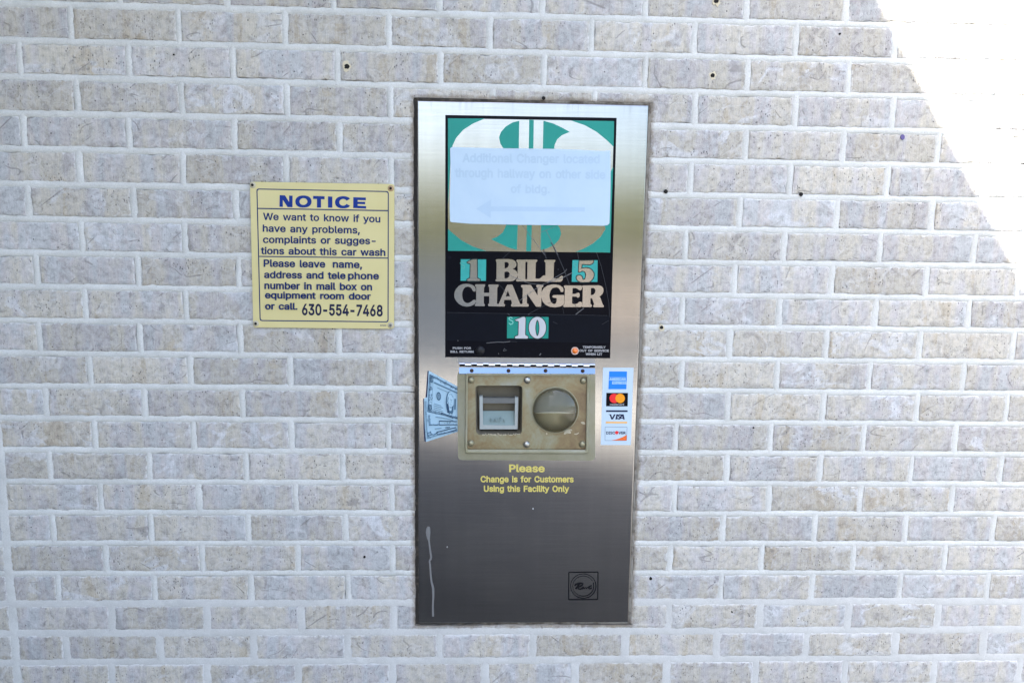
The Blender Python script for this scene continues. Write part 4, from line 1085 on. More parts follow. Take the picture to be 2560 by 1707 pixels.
FIVE = (ZB_, [[(1510, 140), (1925, 135), (1920, 180), (1880, 225), (1820, 250), (1580, 240), (1565, 370), (1700, 350), (1800, 365), (1880, 420),
               (1930, 500), (1935, 580), (1900, 670), (1840, 735), (1790, 766), (1540, 765), (1460, 715), (1425, 650), (1435, 600), (1480, 572),
               (1545, 575), (1590, 620), (1600, 680), (1630, 705), (1670, 690), (1700, 620), (1705, 530), (1680, 470), (1620, 435), (1570, 440),
               (1520, 470), (1490, 470), (1495, 300)]])
TEN = (ZC, [[(505, 350), (560, 330), (830, 225), (920, 220), (962, 250), (975, 320), (955, 1010), (970, 1050), (1060, 1090), (1088, 1130),
             (1075, 1180), (1040, 1195), (530, 1190), (495, 1165), (490, 1130), (520, 1100), (640, 1060), (655, 1000), (668, 440), (650, 410),
             (560, 400), (515, 375)]])
NUL = (ZC, [ell(1512, 706, 385, 486, 44, p=2.05), ell(1510, 718, 92, 365, 28, p=1.75)])
mb = MB()
for f, loops in LETTERS:
    mb.plate([tr(l, f) for l in loops], YL - .0001, YP)
tag(mb.build('panel_lettering', M_STEEL, PAN), 'large steel serif lettering BILL CHANGER')
for (f, loops), wline, mat in ((ONE, 26, M_STEEL), (FIVE, 26, M_STEEL), (TEN, 34, M_WHITED), (NUL, 34, M_WHITED)):
    mb = MB()
    s = abs(f(1, 0)[0] - f(0, 0)[0])
    for l in loops:
        c = l + [l[0]]
        for i in range(len(c) - 1):
            mb.plate(stroke(tr([c[i], c[i + 1]], f), wline * 2 * s), YL - .00005, YL)
            mb.eps = 0
        for q in l:
            mb.plate([ell(*f(*q), wline * s, wline * s, 8)], YL - .00006, YL)
            mb.eps = 0
    dn = mb.build('numeral', M_OUTL, PAN)
    m2 = MB()
    m2.plate([tr(l, f) for l in loops], YL - .0003, YP)
    m2.build('numeral_face', mat, PAN)
mb = MB()
S = [(375, 290), (340, 245), (290, 235), (235, 262), (225, 310), (260, 350), (340, 385), (395, 420), (410, 470), (385, 525), (320, 550), (255, 535), (222, 490)]
mb.plate(stroke(tr(S, ZC), 34 * .0553), YL - .0002, YL)
mb.plate(stroke(tr([(302, 540), (302, 585)], ZC), 34 * .0553), YL - .0002, YL)
mb.build('small_dollar_sign', M_MINT, PAN)
mb = MB()
for pts in ([(390, 225), (355, 205), (330, 225), (350, 245), (385, 262), (380, 285), (345, 285)],):
    mb.plate(stroke(tr(pts, Z3), 1.6), YL - .0002, YL)
M_FMINT = flat('faded_mint', (0.10, 0.33, 0.27), 0.5)
mb.build('small_dollar_sign', M_FMINT, PAN)
mb = MB()
for pts in ([(1700, 235), (1675, 225), (1668, 245), (1690, 262), (1705, 280), (1680, 292)],):
    mb.plate(stroke(tr(pts, Z3), 1.3), YL - .0002, YL)
mb.build('small_dollar_sign', M_FMINT, PAN)
# small instructions on the panel
mb = MB()
for body, a, b, cap in (('PUSH FOR', (120, 177), (371, 178), 30), ('BILL RETURN', (87, 226), (404, 228), 30),
                        ('TEMPORARILY', (1897, 164), (2211, 166), 32), ('OUT OF SERVICE', (1851, 212), (2254, 215), 32), ('WHEN LIT', (1937, 260), (2164, 262), 32)):
    text(mb, body, ZS(*a), ZS(*b), cap * 430 / 2352, YP - .0010, 'b')
    if body in ('BILL RETURN', 'WHEN LIT'):
        mb.build('instruction_lettering', M_LET, PAN)
        mb = MB()
# scratches
for pts, wd, hi in (([(1395, -20), (1410, 0), (1500, 180), (1560, 320), (1615, 475)], 2.0, 0), ([(1310, 60), (1345, 175)], 2.4, 0),
                    ([(1585, 295), (1560, 330), (1440, 400), (1350, 455), (1215, 530), (1030, 665)], 1.1, 1),
                    ([(1650, 338), (1520, 405), (1380, 445), (1300, 478)], 1.7, 1), ([(780, 470), (830, 520), (885, 590)], 1.0, 0),
                    ([(900, 360), (1040, 425), (1150, 465), (1290, 478)], 1.0, 1), ([(1935, 100), (1990, 260), (2040, 470), (2080, 700), (2090, 860)], 1.2, 0),
                    ([(1690, 828), (1785, 755)], 1.6, 1), ([(1340, 715), (1240, 765), (1140, 820)], 1.2, 0), ([(1460, 660), (1360, 700)], .9, 0),
                    ([(640, 1163), (700, 1158), (780, 1152), (840, 1155), (920, 1146)], 1.4, 1), ([(920, 1146), (1000, 1150)], .8, 0),
                    ([(1535, 730), (1550, 820)], 1.0, 0), ([(2080, 900), (2000, 945)], 1.0, 0), ([(1425, 915), (1475, 940)], 1.3, 0),
                    ([(1645, 640), (1720, 790)], .9, 0), ([(1710, 100), (1725, 175)], 1.4, 0), ([(920, 90), (830, 170)], 1.2, 0),
                    ([(178, 805), (1100, 822), (2060, 842)], .8, 0), ([(890, 822), (905, 822), (908, 838)], 1.0, 1), ([(1130, 828), (1145, 826)], 1.6, 1),
                    ([(1265, 1308), (1282, 1285)], 2.0, 1), ([(840, 1258), (850, 1228), (876, 1250), (842, 1256)], 1.0, 1), ([(780, 1292), (786, 1286)], 2.0, 1),
                    ([(1430, 255), (1440, 245)], 1.4, 0), ([(1478, 302), (1490, 296)], 2.0, 0), ([(300, 1137), (310, 1134)], 1.6, 1)):
    mb = MB()
    mb.plate(stroke(tr(pts, Z3), wd), YP - .00145, YP - .0009)
    mb.build('scratch', M_SCR2 if hi else M_SCR, PAN)
for pts, wd in (([(930, 1250), (1060, 1420), (1165, 1560)], 1.2), ([(1175, 1300), (1240, 1430), (1300, 1560)], 1.2), ([(1110, 1330), (1280, 1262)], .9)):
    mb = MB()
    mb.plate(stroke(tr(pts, Z2), wd), YP - .0014, YP - .001)
    mb.build('scratch', M_SCR2, PAN)
# bill return button and service lamp
mb = MB()
c = P(*ZS(495, 200), YP - .0008)
mb.cap(c, .0098, .0045, 0, 24, 5)
mb.build('return_button', flat('black_button', (0.012, 0.012, 0.014), 0.35), MACH)
mb = MB()
c = P(*ZS(1790, 200), YP - .0010)
R = .0080
mb.plate([[(c.x + R * math.cos(a), c.z + R * math.sin(a)) for a in [i * math.pi / 16 for i in range(32)]],
          [(c.x + R * .76 * math.cos(a), c.z + R * .76 * math.sin(a)) for a in [i * math.pi / 16 for i in range(32)]]], c.y - .0022, YP, 0, px=False)
lampo = mb.build('service_lamp', flat('lamp_collar', (0.56, 0.42, 0.36), 0.4), MACH)
mb = MB()
mb.cap(c - Vector((0, .0006, 0)), R * .78, .0042, 0, 24, 6)
mb.build('lamp_lens', flat('orange_lens', (0.72, 0.17, 0.02), 0.2, 0, .05, 60, .5, .3), lampo)

# yellow lettering and maker's emblem on the lower plate
mb = MB()
text(mb, 'Please', Z7(1157, 187), Z7(1390, 188), 52 * .38265, YP - .0003, 'b')
text(mb, 'Change is for Customers', Z7(971, 254), Z7(1579, 255), 43 * .38265, YP - .0003, 'b')
text(mb, 'Using this Facility Only', Z7(992, 316), Z7(1550, 317), 42 * .38265, YP - .0003, 'b')
mb.build('yellow_lettering', M_YEL, MACH)
mb = MB()
ZE = zoomf(1380, 1390, 200 / 2091)
sq = [(440, 415), (1203, 410), (1193, 1125), (435, 1130)]
for i in range(4):
    mb.plate(stroke(tr([sq[i], sq[(i + 1) % 4]], ZE), 2.8), YP - .0003, YP)
for rx, ry, wd, a0, a1 in ((332, 318, 1.7, -60, 300), (332, 318, 2.6, -20, 120), (275, 262, 1.4, 190, 330), (275, 262, 2.2, -20, 110), (275, 262, 1.2, 110, 190)):
    mb.plate(stroke(tr(ell(818, 775, rx, ry, 40, a0, a1 if a1 - a0 < 360 else a1 - .01), ZE), wd), YP - .0003, YP)
for pts, wd in (([(590, 768), (625, 735), (690, 708), (770, 700), (808, 715), (790, 755), (730, 785), (680, 798)], 3.2), ([(715, 712), (660, 800), (618, 850)], 3.4),
                ([(672, 800), (700, 850), (740, 855), (775, 845)], 2.8), ([(800, 805), (775, 835), (790, 852), (818, 835), (815, 808), (800, 805)], 2.4),
                ([(830, 805), (850, 845), (880, 808), (895, 845), (930, 805)], 2.4), ([(940, 825), (985, 800), (1000, 778), (970, 785), (955, 830), (985, 850), (1045, 820)], 2.4),
                ([(1000, 778), (1040, 765)], 2.2)):
    mb.plate(stroke(tr(pts, ZE), wd * 1.25), YP - .0004, YP)
tag(mb.build('maker_emblem', M_INKB, MACH), 'square black script emblem at the lower right')

# ------------------------------------------------ hinge
mb = MB()
yh = YP - .0045
hx0, hx1 = P(1148, 915, yh).x, P(1487.8, 915, yh).x
zA, zB = P(1315, 908.0, yh).z, P(1315, 917.8, yh).z
zc, rk = (zA + zB) / 2, (zA - zB) / 2
N = 23
wk = (hx1 - hx0) / N
for i in range(N):
    if i % 2:
        mb.cylx(hx0 + i * wk + .0001, hx0 + (i + 1) * wk - .0001, yh, zc, rk, 2, 16)
    else:
        mb.cylx(hx0 + i * wk + .0003, hx0 + (i + 1) * wk - .0003, yh + .0002, zc + rk * .5, rk * .5, 2, 16)
        mb.box(hx0 + i * wk + .0005, hx0 + (i + 1) * wk - .0005, yh + rk * .1, yh + rk * .6, zc - rk * .85, zc + rk * .05, 1)
# leaf screwed to the cover, leaning very slightly back, and the leaf on the plate
a, b, c_, d = (P(1148, 919, yh + .0012), P(1487.8, 921, yh + .0012), P(1487.8, 934.6, yh - .0012), P(1148, 933.8, yh - .0012))
mb.add([a, b, c_, d] + [q + Vector((0, .0035, 0)) for q in (a, b, c_, d)], [(3, 2, 1, 0), (0, 1, 5, 4), (2, 3, 7, 6), (1, 2, 6, 5), (3, 0, 4, 7)], 0)
b = MB()
HINGE = mb.build('hinge', [M_CHROME, M_INKB, flat('hinge_knuckle', (0.60, 0.64, 0.72), 0.2, 1.0, 0.05, 60)], MACH)
b.plate([[(1144, 895.5), (1487.5, 897), (1487.5, 910), (1144, 909)]], YP - .0014, YP, 0)
b.build('fixed_leaf', M_STEELD, HINGE)
scr0 = None
for (sx, sy) in ((1179.3, 926.4), (1271.3, 926.6), (1364, 926.6), (1456.9, 927.3)):
    m_ = MB()
    m_.cap(P(sx, sy, yh - .0010), .0041, .0024, 0, 18, 5)
    m_.build('hinge_screw', M_RUST, HINGE)

# ------------------------------------------------ plastic cover, bezel, bill slot and coin dome
BEZ_C = (P(*Z4(1140, 620), YP).x - MROOT.x, P(*Z4(1140, 620), YP).z - MROOT.z)
M_FLANGE = aged_plastic('aged_flange', 0.80)
M_RIM = aged_plastic('aged_rim', 0.93)
M_BEZ = bezel_mat()
OUTR = [Z4(425, 205), Z4(1850, 212), Z4(1847, 1118), Z4(434, 1112)]
INR = [Z4(512, 215), Z4(1790, 222), Z4(1778, 1048), Z4(505, 1045)]
IN2 = [Z4(527, 238), Z4(1765, 238), Z4(1752, 1008), Z4(527, 1005)]
YF = YP - .0042
mb = MB()
mb.plate([rrect(OUTR, 11), rrect(INR, 6)[::-1]], YF, YP - .0006)
FL = mb.build('cover_flange', M_FLANGE, MACH)
tag(FL, 'yellowed translucent plastic flange of the cover')
# raised rim between the flange and the window
mb = MB()
steps = [(INR, 6, YF), (INR, 6, YF - .0030), (inset4(INR, 1.5), 6, YF - .0042), (inset4(INR, 7.0), 5, YF - .0042),
         (inset4(IN2, .6), 5, YF - .0026), (IN2, 5, YP - .0008)]
steps = [(INR, 6, YF + .001), (inset4(INR, .5), 6, YF - .0024), (inset4(INR, 2.0), 5, YF - .0034), (inset4(INR, 5.6), 5, YF - .0030), (IN2, 5, YF - .0012), (inset4(IN2, .6), 5, YP - .0006)]
lo = [[P(x, y, yy) for x, y in rrect(q, r)] for q, r, yy in steps]
n = len(lo[0])
for k in range(len(lo) - 1):
    mb.add(lo[k] + lo[k + 1], [(i, n + i, n + (i + 1) % n, (i + 1) % n)[::-1] for i in range(n)], 0, False)
mb.build('cover_rim', M_RIM, FL)
# bezel with the two openings
WINR = [Z4(612, 345), Z4(1100, 345), Z4(1092, 850), Z4(620, 850)]
DC, DR = Z4(1437, 596), 57.2
mb = MB()
YB = YP - .0010
mb.plate([IN2, rrect(WINR, 11)[::-1], ell(DC[0], DC[1], DR - 2, DR - 2, 48)], YB, YB)
BEZ = mb.build('bezel', M_BEZ, MACH)
tag(BEZ, 'rust-stained bezel behind the cover')
for (bx, by, r) in ((568, 287, .0072), (1147, 288, .0076), (1725, 295, .0072), (566, 938, .0072), (1140, 950, .0076), (1715, 948, .0076)):
    m_ = MB()
    m_.cap(P(*Z4(bx, by), YB - .0002), r, .0058, 0, 22, 6)
    m_.build('bolt', M_BOLT if 1100 < bx < 1200 else M_OBOLT, BEZ)
# flakes of old paint and scale
M_FLAKE = flat('paint_flake', (0.42, 0.38, 0.28), 0.7, 0, .15, 300)
for pts in ([(1525, 840), (1540, 815), (1570, 800), (1600, 825), (1590, 840), (1560, 835), (1535, 850)], [(1570, 795), (1605, 795), (1610, 810), (1585, 808)],
            [(1700, 722), (1735, 720), (1745, 745), (1715, 740)], [(1628, 842), (1655, 840), (1680, 828), (1676, 840), (1650, 852)],
            [(1340, 835), (1352, 830), (1356, 848), (1343, 850)]):
    mb = MB()
    mb.plate([smooth(tr(pts, Z4), 2)], YB - .0010, YB)
    mb.build('paint_flake', M_FLAKE, BEZ)
mb = MB()
for i in range(26):
    rr = random.Random(i + 5)
    x, y = 690 + i * 15 + rr.uniform(-6, 6), 848 + rr.uniform(-8, 9)
    mb.plate([ell(*Z4(x, y), rr.uniform(1, 2.6), rr.uniform(.8, 1.8), 8)], YB - .0008 - i * 1e-6, YB)
mb.build('scale_crust', M_FLAKE, BEZ)

# bill slot: a dark well with a pale U frame and a grey-green tongue
mb = MB()
rim_ = [P(a, b, YB) for a, b in rrect(WINR, 11)]
prev = rim_
cx = sum((q.x for q in rim_)) / len(rim_)
cz = sum((q.z for q in rim_)) / len(rim_)
for dy, k in ((.002, .985), (.012, .94), (.030, .90)):
    cur = [Vector((cx + (q.x - cx) * k, YB + dy, cz + (q.z - cz) * k)) for q in rim_]
    n = len(cur)
    mb.add(prev + cur, [(i, n + i, n + (i + 1) % n, (i + 1) % n) for i in range(n)], 0, True)
    prev = cur
mb.add(prev, [tuple(range(len(prev)))], 0)
SLOT = mb.build('bill_slot', flat('slot_wall', (0.13, 0.115, 0.085), 0.5, 0, .25, 40), MACH)
yU = YB + .008
mb = MB()
U = [(655, 455), (688, 455), (692, 752), (1018, 756), (1022, 462), (1055, 468), (1048, 795), (658, 795)]
mb.plate([tr(U, Z4)], yU, yU + .012)
mb.build('slot_frame', M_UFRAME, SLOT)
mb = MB()
mb.plate([tr([(688, 472), (1022, 474), (1022, 528), (688, 528)], Z4)], yU + .001, yU + .012, 0)
mb.build('upper_guide', M_GREYP, SLOT)
mb = MB()
a, b, c_, d = (P(*Z4(688, 605), yU + .016), P(*Z4(1022, 605), yU + .016), P(*Z4(1020, 756), yU + .002), P(*Z4(690, 754), yU + .002))
mb.add([a, b, c_, d], [(3, 2, 1, 0)], 0)
mb.quad(P(*Z4(688, 756), yU + .003), P(*Z4(1022, 756), yU + .003), P(*Z4(1022, 756), yU + .0031), P(*Z4(688, 756), yU + .0031))
TONG = mb.build('bill_tongue', M_TEALP, SLOT)
mb = MB()
for pts in ([(775, 680), (768, 700), (775, 722)], [(800, 720), (815, 690), (830, 720)], [(858, 720), (862, 680), (880, 676)], [(905, 690), (912, 722)]):
    q = []
    mb.plate(stroke(tr(pts, Z4), 2.2), yU + .0005, yU + .004)
mb.build('tongue_ridge', flat('ridge_green', (0.18, 0.245, 0.24), 0.5), TONG)

# coin cup under a clear bubble
mb = MB()
cc = P(*DC, YB)
RD = DR * .000838
mb.cap(Vector((cc.x, YB + .0005, cc.z)), RD * .985, .036, 0, 40, 10, -1)
CUP = mb.build('coin_cup', flat('cup_metal', (0.40, 0.335, 0.185), 0.30, 0.6, 0.15, 50), MACH)
mb = MB()
n = 28
pts = [(cc.x + RD * .97 * math.cos(math.pi * i / n), YB + .003, cc.z - RD * .16 + RD * .97 * math.sin(math.pi * i / n) * 1.13) for i in range(n + 1)]
pts = [(x, y + (.004 if i in (0, n) else .004 + .010 * math.sin(math.pi * i / n)), z) for i, (x, y, z) in enumerate(pts)]
mid = (cc.x, YB + .006, cc.z - RD * .16)
mb.add([mid] + pts, [(0, i, i + 1) for i in range(1, n + 1)], 0, True)
mb.build('coin_hood', flat('hood_plastic', (0.095, 0.093, 0.062), 0.22, 0, 0.35, 30, 0.35), CUP)

# rolled lower lip of the hood, and specks of scale caught in the cup
mb = MB()
zl = cc.z - RD * .16
prev = None
for i in range(25):
    x = cc.x - RD * .90 + RD * 1.80 * i / 24
    e = abs(i - 12) / 12
    sec = [(x, YB + .0085 - .0060 * (1 - e * e) ** .5 * 0 + .0035 * math.sin(a) * (1 - e ** 4), zl - .0012 * e * e + .0022 * math.cos(a) * (1 - e ** 4)) for a in (0, 0.8, 1.6, 2.4, 3.14, 3.9, 4.7, 5.5)]
    if prev:
        mb.add(prev + sec, [(k, (k + 1) % 8, 8 + (k + 1) % 8, 8 + k) for k in range(8)], 0, True)
    prev = sec
mb.build('hood_lip', flat('hood_lip', (0.33, 0.315, 0.22), 0.3, 0, 0.15, 60, 0.4), CUP)


def bubble_mat():
    """clouded clear plastic: thicker, so darker and denser, towards the rim"""
    t = NT('bubble_plastic')
    nz_ = t.noise(t.obj(), 40, 4, 0.6)
    rim = t.n('LayerWeight', {0: 0.5}).outputs['Facing']
    c = t.mix(t.ramp(rim, [(0.03, 0), (0.4, 1)]), (0.26, 0.24, 0.15), (0.065, 0.056, 0.027))
    al = t.math('ADD', t.ramp(rim, [(0.02, 0.05), (0.16, 0.26), (0.5, 0.80)]), t.math('MULTIPLY', nz_, 0.10))
    return t.p(color=c, rough=0.10, alpha=al, spec=1.0, coat=1.0, coatr=0.03)


mb = MB()
mb.cap(cc - Vector((0, .0012, 0)), RD, .027, 0, 48, 12)
mb.build('bubble', bubble_mat(), CUP)
mb = MB()
mb.plate([[(cc.x + RD * k * math.cos(a), cc.z + RD * k * math.sin(a)) for a in [i * math.pi / 28 for i in range(56)]] for k in (1.035, .985)],
         YB - .0020, YB, 0, px=False)
mb.build('bubble_rim', M_RIM, CUP)

# sealant and grime packed round the plate
t = NT('old_sealant')
_o = t.obj()
_s = t.n('SeparateXYZ', {0: _o})
_f = t.noise(_o, 28, 4, 0.7)
_rt = t.math('ADD', _f, t.math('MULTIPLY', _s.outputs[0], 0.75))
M_SEAL = t.p(color=t.ramp(_rt, [(0.36, (0.04, 0.035, 0.03)), (0.52, (0.12, 0.10, 0.078)), (0.68, (0.27, 0.25, 0.215))]), rough=0.9,
             normal=t.bump(t.noise(_o, 300, 4, 0.7), 0.8, .002))
mb = MB()
per = []
for (ax, az), (bx, bz) in (((PX0, PZ0), (PX1, PZ0)), ((PX1, PZ0), (PX1, PZ1)), ((PX1, PZ1), (PX0, PZ1)), ((PX0, PZ1), (PX0, PZ0))):
    L = math.hypot(bx - ax, bz - az)
    k = int(L / .004)
    per += [(ax + (bx - ax) * i / k, az + (bz - az) * i / k) for i in range(k)]
rows = []
mx, mz = (PX0 + PX1) / 2, (PZ0 + PZ1) / 2
for x, z in per:
    ox = -1 if x <= PX0 + 1e-6 else (1 if x >= PX1 - 1e-6 else 0)
    oz = -1 if z <= PZ0 + 1e-6 else (1 if z >= PZ1 - 1e-6 else 0)
    wv = noise.noise(Vector((x * 55, z * 55, 3)))
    w2 = noise.noise(Vector((x * 160, z * 160, 9)))
    wid = .0086 + .0022 * wv + .0014 * w2
    dep = .0016 + .0018 * w2 + (.004 if ox < 0 else 0)
    rows.append([(x - ox * .001, .006, z - oz * .001), (x + ox * .003, dep + .0012, z + oz * .003), (x + ox * wid * .75, dep, z + oz * wid * .75),
                 (x + ox * wid * 1.1, .006, z + oz * wid * 1.1)])
n = len(rows)
vv = [q for r_ in rows for q in r_]
mb.add(vv, [(i * 4 + k, i * 4 + k + 1, ((i + 1) % n) * 4 + k + 1, ((i + 1) % n) * 4 + k) for i in range(n) for k in range(3)], 0, True)
mb.build('sealant', M_SEAL, MACH)


# ---------------------------------------------------------------- paper note stuck over the dollar sign
N0 = P(*Z2(1010, 1250), YP)
outline = [(188, 490), (192, 462), (207, 446), (420, 452), (640, 458), (900, 460), (1240, 464), (1500, 474), (1760, 488), (1838, 482), (1843, 560), (1849, 650),
           (1838, 900), (1832, 1180), (1830, 1225), (1815, 1250), (1790, 1256), (1500, 1252), (1100, 1250), (620, 1241), (400, 1236), (250, 1220), (196, 1219),
           (187, 1200), (183, 1000), (182, 700)]
def note_lift(px, py):
    """how far the sheet stands off the panel: the lower edge and two corners have come loose"""
    u, v = (px - Z2(188, 0)[0]) / 402, (py - Z2(0, 450)[1]) / 196
    return (.0006 + .0030 * max(0, v - .45) ** 2 * (1 + .5 * math.sin(u * 5)) + .0006 * math.sin(u * 7 + 1) * math.sin(v * 4)
            + .0030 * max(0, u - .82) ** 2 * 8 * max(0, v - .5) + .0025 * max(0, .12 - u) * 4 * v + .0008 * max(0, .12 - v) * 5)


TOPE = [(190, 462), (196, 451), (210, 446), (420, 452), (640, 458), (900, 460), (1240, 464), (1500, 474), (1760, 488), (1832, 481), (1841, 486)]
BOTE = [(187, 1205), (193, 1217), (207, 1220), (400, 1236), (620, 1241), (900, 1247), (1240, 1250), (1500, 1252), (1770, 1257), (1812, 1251), (1830, 1232)]


def along(poly, x):
    for (xa, ya), (xb, yb) in zip(poly, poly[1:]):
        if x <= xb:
            return ya + (yb - ya) * (x - xa) / (xb - xa)
    return poly[-1][1]


mb = MB()
NU, NV = 44, 16
vv = []
for j in range(NV + 1):
    for i in range(NU + 1):
        t_ = (0, .006, .014)[i] if i < 3 else ((.986, .994, 1)[i - NU + 2] if i > NU - 3 else .014 + .972 * (i - 2) / (NU - 4))
        v_ = j / NV
        xa, xb = 187 + 4 * math.sin(v_ * 6), 1841 + 6 * math.sin(v_ * 3.1) - 11 * v_
        xt = TOPE[0][0] + (TOPE[-1][0] - TOPE[0][0]) * t_
        xbm = BOTE[0][0] + (BOTE[-1][0] - BOTE[0][0]) * t_
        x = xa + (xb - xa) * t_
        y = along(TOPE, xt) * (1 - v_) + along(BOTE, xbm) * v_
        px_, py_ = Z2(x, y)
        vv.append(P(px_, py_, YP - .0018 - note_lift(px_, py_)))
W_ = NU + 1
mb.add(vv, [(j * W_ + i, (j + 1) * W_ + i, (j + 1) * W_ + i + 1, j * W_ + i + 1) for j in range(NV) for i in range(NU)], 0, True)
edge = [i for i in range(W_)] + [j * W_ + NU for j in range(1, NV + 1)] + [NV * W_ + i for i in range(NU - 1, -1, -1)] + [j * W_ for j in range(NV - 1, 0, -1)]
ev = [vv[i] for i in edge]
n = len(ev)
mb.add(ev + [q + Vector((0, .0005, 0)) for q in ev], [(i, (i + 1) % n, n + (i + 1) % n, n + i) for i in range(n)], 0)


def lifted(m_, dy):
    """lay flat lettering onto the curved sheet"""
    for k, q in enumerate(m_.v):
        d = q - CAM
        f = F_PX / d.dot(AX_F)
        px_, py_ = 1280 + d.dot(AX_R) * f, 853.5 + d.dot(AX_D) * f
        m_.v[k] = P(px_, py_, YP - .0018 - note_lift(px_, py_) - dy)


t = NT('note_paper')
_o = t.obj()
M_NOTE = t.p(color=t.ramp(t.noise(_o, 9, 4, 0.6, 0.5), [(0.35, (0.405, 0.53, 0.645)), (0.7, (0.45, 0.57, 0.67))]), rough=0.45,
             normal=t.bump(t.noise(_o, 30, 2), 0.25, .002))
NOTE = mb.build('paper_note', M_NOTE, None, P(*Z2(1010, 1250), YP - .002))
tag(NOTE, 'pale blue laminated note with faded writing and an arrow, stuck over the dollar sign', 'note')
M_FADED = flat('faded_ink', (0.388, 0.507, 0.618), 0.5, 0, 0.05, 60)
M_FADED2 = flat('faded_arrow', (0.392, 0.515, 0.638), 0.5, 0, 0.04, 60)
mb = MB()
for body, a, b, cap in (('Additional Changer located', (312, 600), (1730, 612), 98), ('through hallway on other side', (235, 752), (1790, 772), 98),
                        ('of bldg.', (812, 915), (1215, 920), 92)):
    text(mb, body, Z2(*a), Z2(*b), cap * 500 / 2063, YP - .0034, 'b')
lifted(mb, .0002)
mb.build('faded_writing', M_FADED, NOTE)
mb = MB()
mb.plate([tr([(455, 1082), (610, 985), (608, 1058), (1578, 1066), (1578, 1110), (606, 1108), (606, 1178)], Z2)], YP - .0033, YP - .0030)
lifted(mb, .00025)
mb.build('arrow', M_FADED2, NOTE)

# ---------------------------------------------------------------- strip of card logos
ZP = zoomf(1460, 890, 200 / 1254)
mb = MB()
mb.plate([tr([(298, 180), (778, 183), (735, 1392), (262, 1390)], ZP)], YP - .0005, YP)
CARD = mb.build('payment_sticker', M_WHITE, None, P(*ZP(500, 1391), YP))
tag(CARD, 'narrow white sticker with four card logos, right of the plastic cover', 'sticker')
M_BLUE = flat('azure_ink', (0.012, 0.20, 0.80), 0.4)
M_RED = flat('red_ink', (0.75, 0.025, 0.03), 0.4)
M_ORG = flat('amber_ink', (0.82, 0.30, 0.012), 0.4)
M_ORG2 = flat('sand_ink', (0.76, 0.42, 0.13), 0.4)
M_ORG3 = flat('orange_ink', (0.74, 0.14, 0.03), 0.4)
M_NAVYI = flat('navy_ink', (0.012, 0.018, 0.055), 0.4)
M_PALE = flat('pale_ink', (0.42, 0.62, 0.85), 0.4)
M_GRY = flat('grey_ink', (0.30, 0.31, 0.33), 0.4)
YC = YP - .0006
s_ = 200 / 1254
mb = MB()
mb.plate([tr([(395, 238), (675, 240), (665, 518), (382, 518)], ZP)], YC, YP)
c1 = mb.build('blue_logo', M_BLUE, CARD)
mb = MB()
for a, b in (((398, 332), (655, 334)), ((396, 378), (655, 378)), ((440, 392), (668, 392)), ((438, 437), (668, 438))):
    mb.plate(stroke(tr([a, b], ZP), .55), YC - .0001, YC)
text(mb, 'AMERICAN', ZP(400, 373), ZP(652, 373), 34 * s_, YC - .0001, 'b', 0, .00005)
text(mb, 'EXPRESS', ZP(442, 433), ZP(666, 433), 34 * s_, YC - .0001, 'b', 0, .00005)
mb.build('logo_lettering', M_PALE, c1)
mb = MB()
mb.plate([tr([(350, 575), (690, 577), (685, 787), (346, 786)], ZP)], YC, YP)
c2 = mb.build('black_logo', M_INKB, CARD)
mb = MB()
mb.plate([ell(*ZP(474, 661), 75 * s_, 74 * s_, 40)], YC - .0001, YC)
mb.build('red_disc', M_RED, c2)
mb = MB()
mb.plate([ell(*ZP(566, 661), 74 * s_, 74 * s_, 40)], YC - .0002, YC)
mb.build('amber_disc', M_ORG, c2)
mb = MB()
text(mb, 'mastercard', ZP(405, 769), ZP(627, 769), 30 * s_, YC - .0001, 'b', 0, .00005)
mb.build('logo_lettering', M_GRY, c2)
mb = MB()
mb.plate([tr([(345, 847), (684, 848), (684, 875), (344, 875)], ZP)], YC, YP, 0)
for pts in ([(383, 911), (425, 911), (443, 965), (468, 911), (497, 911), (455, 991), (427, 991), (404, 925)],
            [(508, 911), (535, 911), (518, 991), (491, 991)],
            [(640, 991), (612, 991), (609, 978), (575, 978), (568, 991), (538, 991), (590, 911), (622, 911)]):
    mb.plate([tr(pts, ZP)], YC, YP, 0)
mb.plate(stroke(tr([(585, 922), (562, 917), (540, 926), (540, 940), (562, 953), (567, 968), (550, 981), (522, 977)], ZP), 3.1), YC, YP, 0)
mb.plate([tr([(342, 1025), (678, 1027), (677, 1053), (341, 1052)], ZP)], YC, YP, 1)
mb.plate([tr([(598, 943), (605, 964), (584, 964)], ZP)], YC - .0001, YP, 2)
mb.build('striped_logo', [M_NAVYI, M_ORG2, M_WHITE], CARD)
mb = MB()
q = [(331, 1111), (675, 1112), (668, 1322), (329, 1321)]
for i in range(4):
    mb.plate(stroke(tr([q[i], q[(i + 1) % 4]], ZP), .6), YC, YP, 0)
text(mb, 'DISC', ZP(347, 1222), ZP(488, 1222), 46 * s_, YC, 'b', 0)
text(mb, 'VER', ZP(541, 1222), ZP(654, 1222), 46 * s_, YC, 'b', 0)
mb.plate([ell(*ZP(514, 1198), 27 * s_, 27 * s_, 24)], YC, YP, 1)
mb.plate([tr([(430, 1320), (500, 1306), (560, 1288), (620, 1262), (669, 1233), (667, 1320)], ZP)], YC - .0001, YP, 2)
mb.build('outlined_logo', [M_NAVYI, M_RED, M_ORG3], CARD)

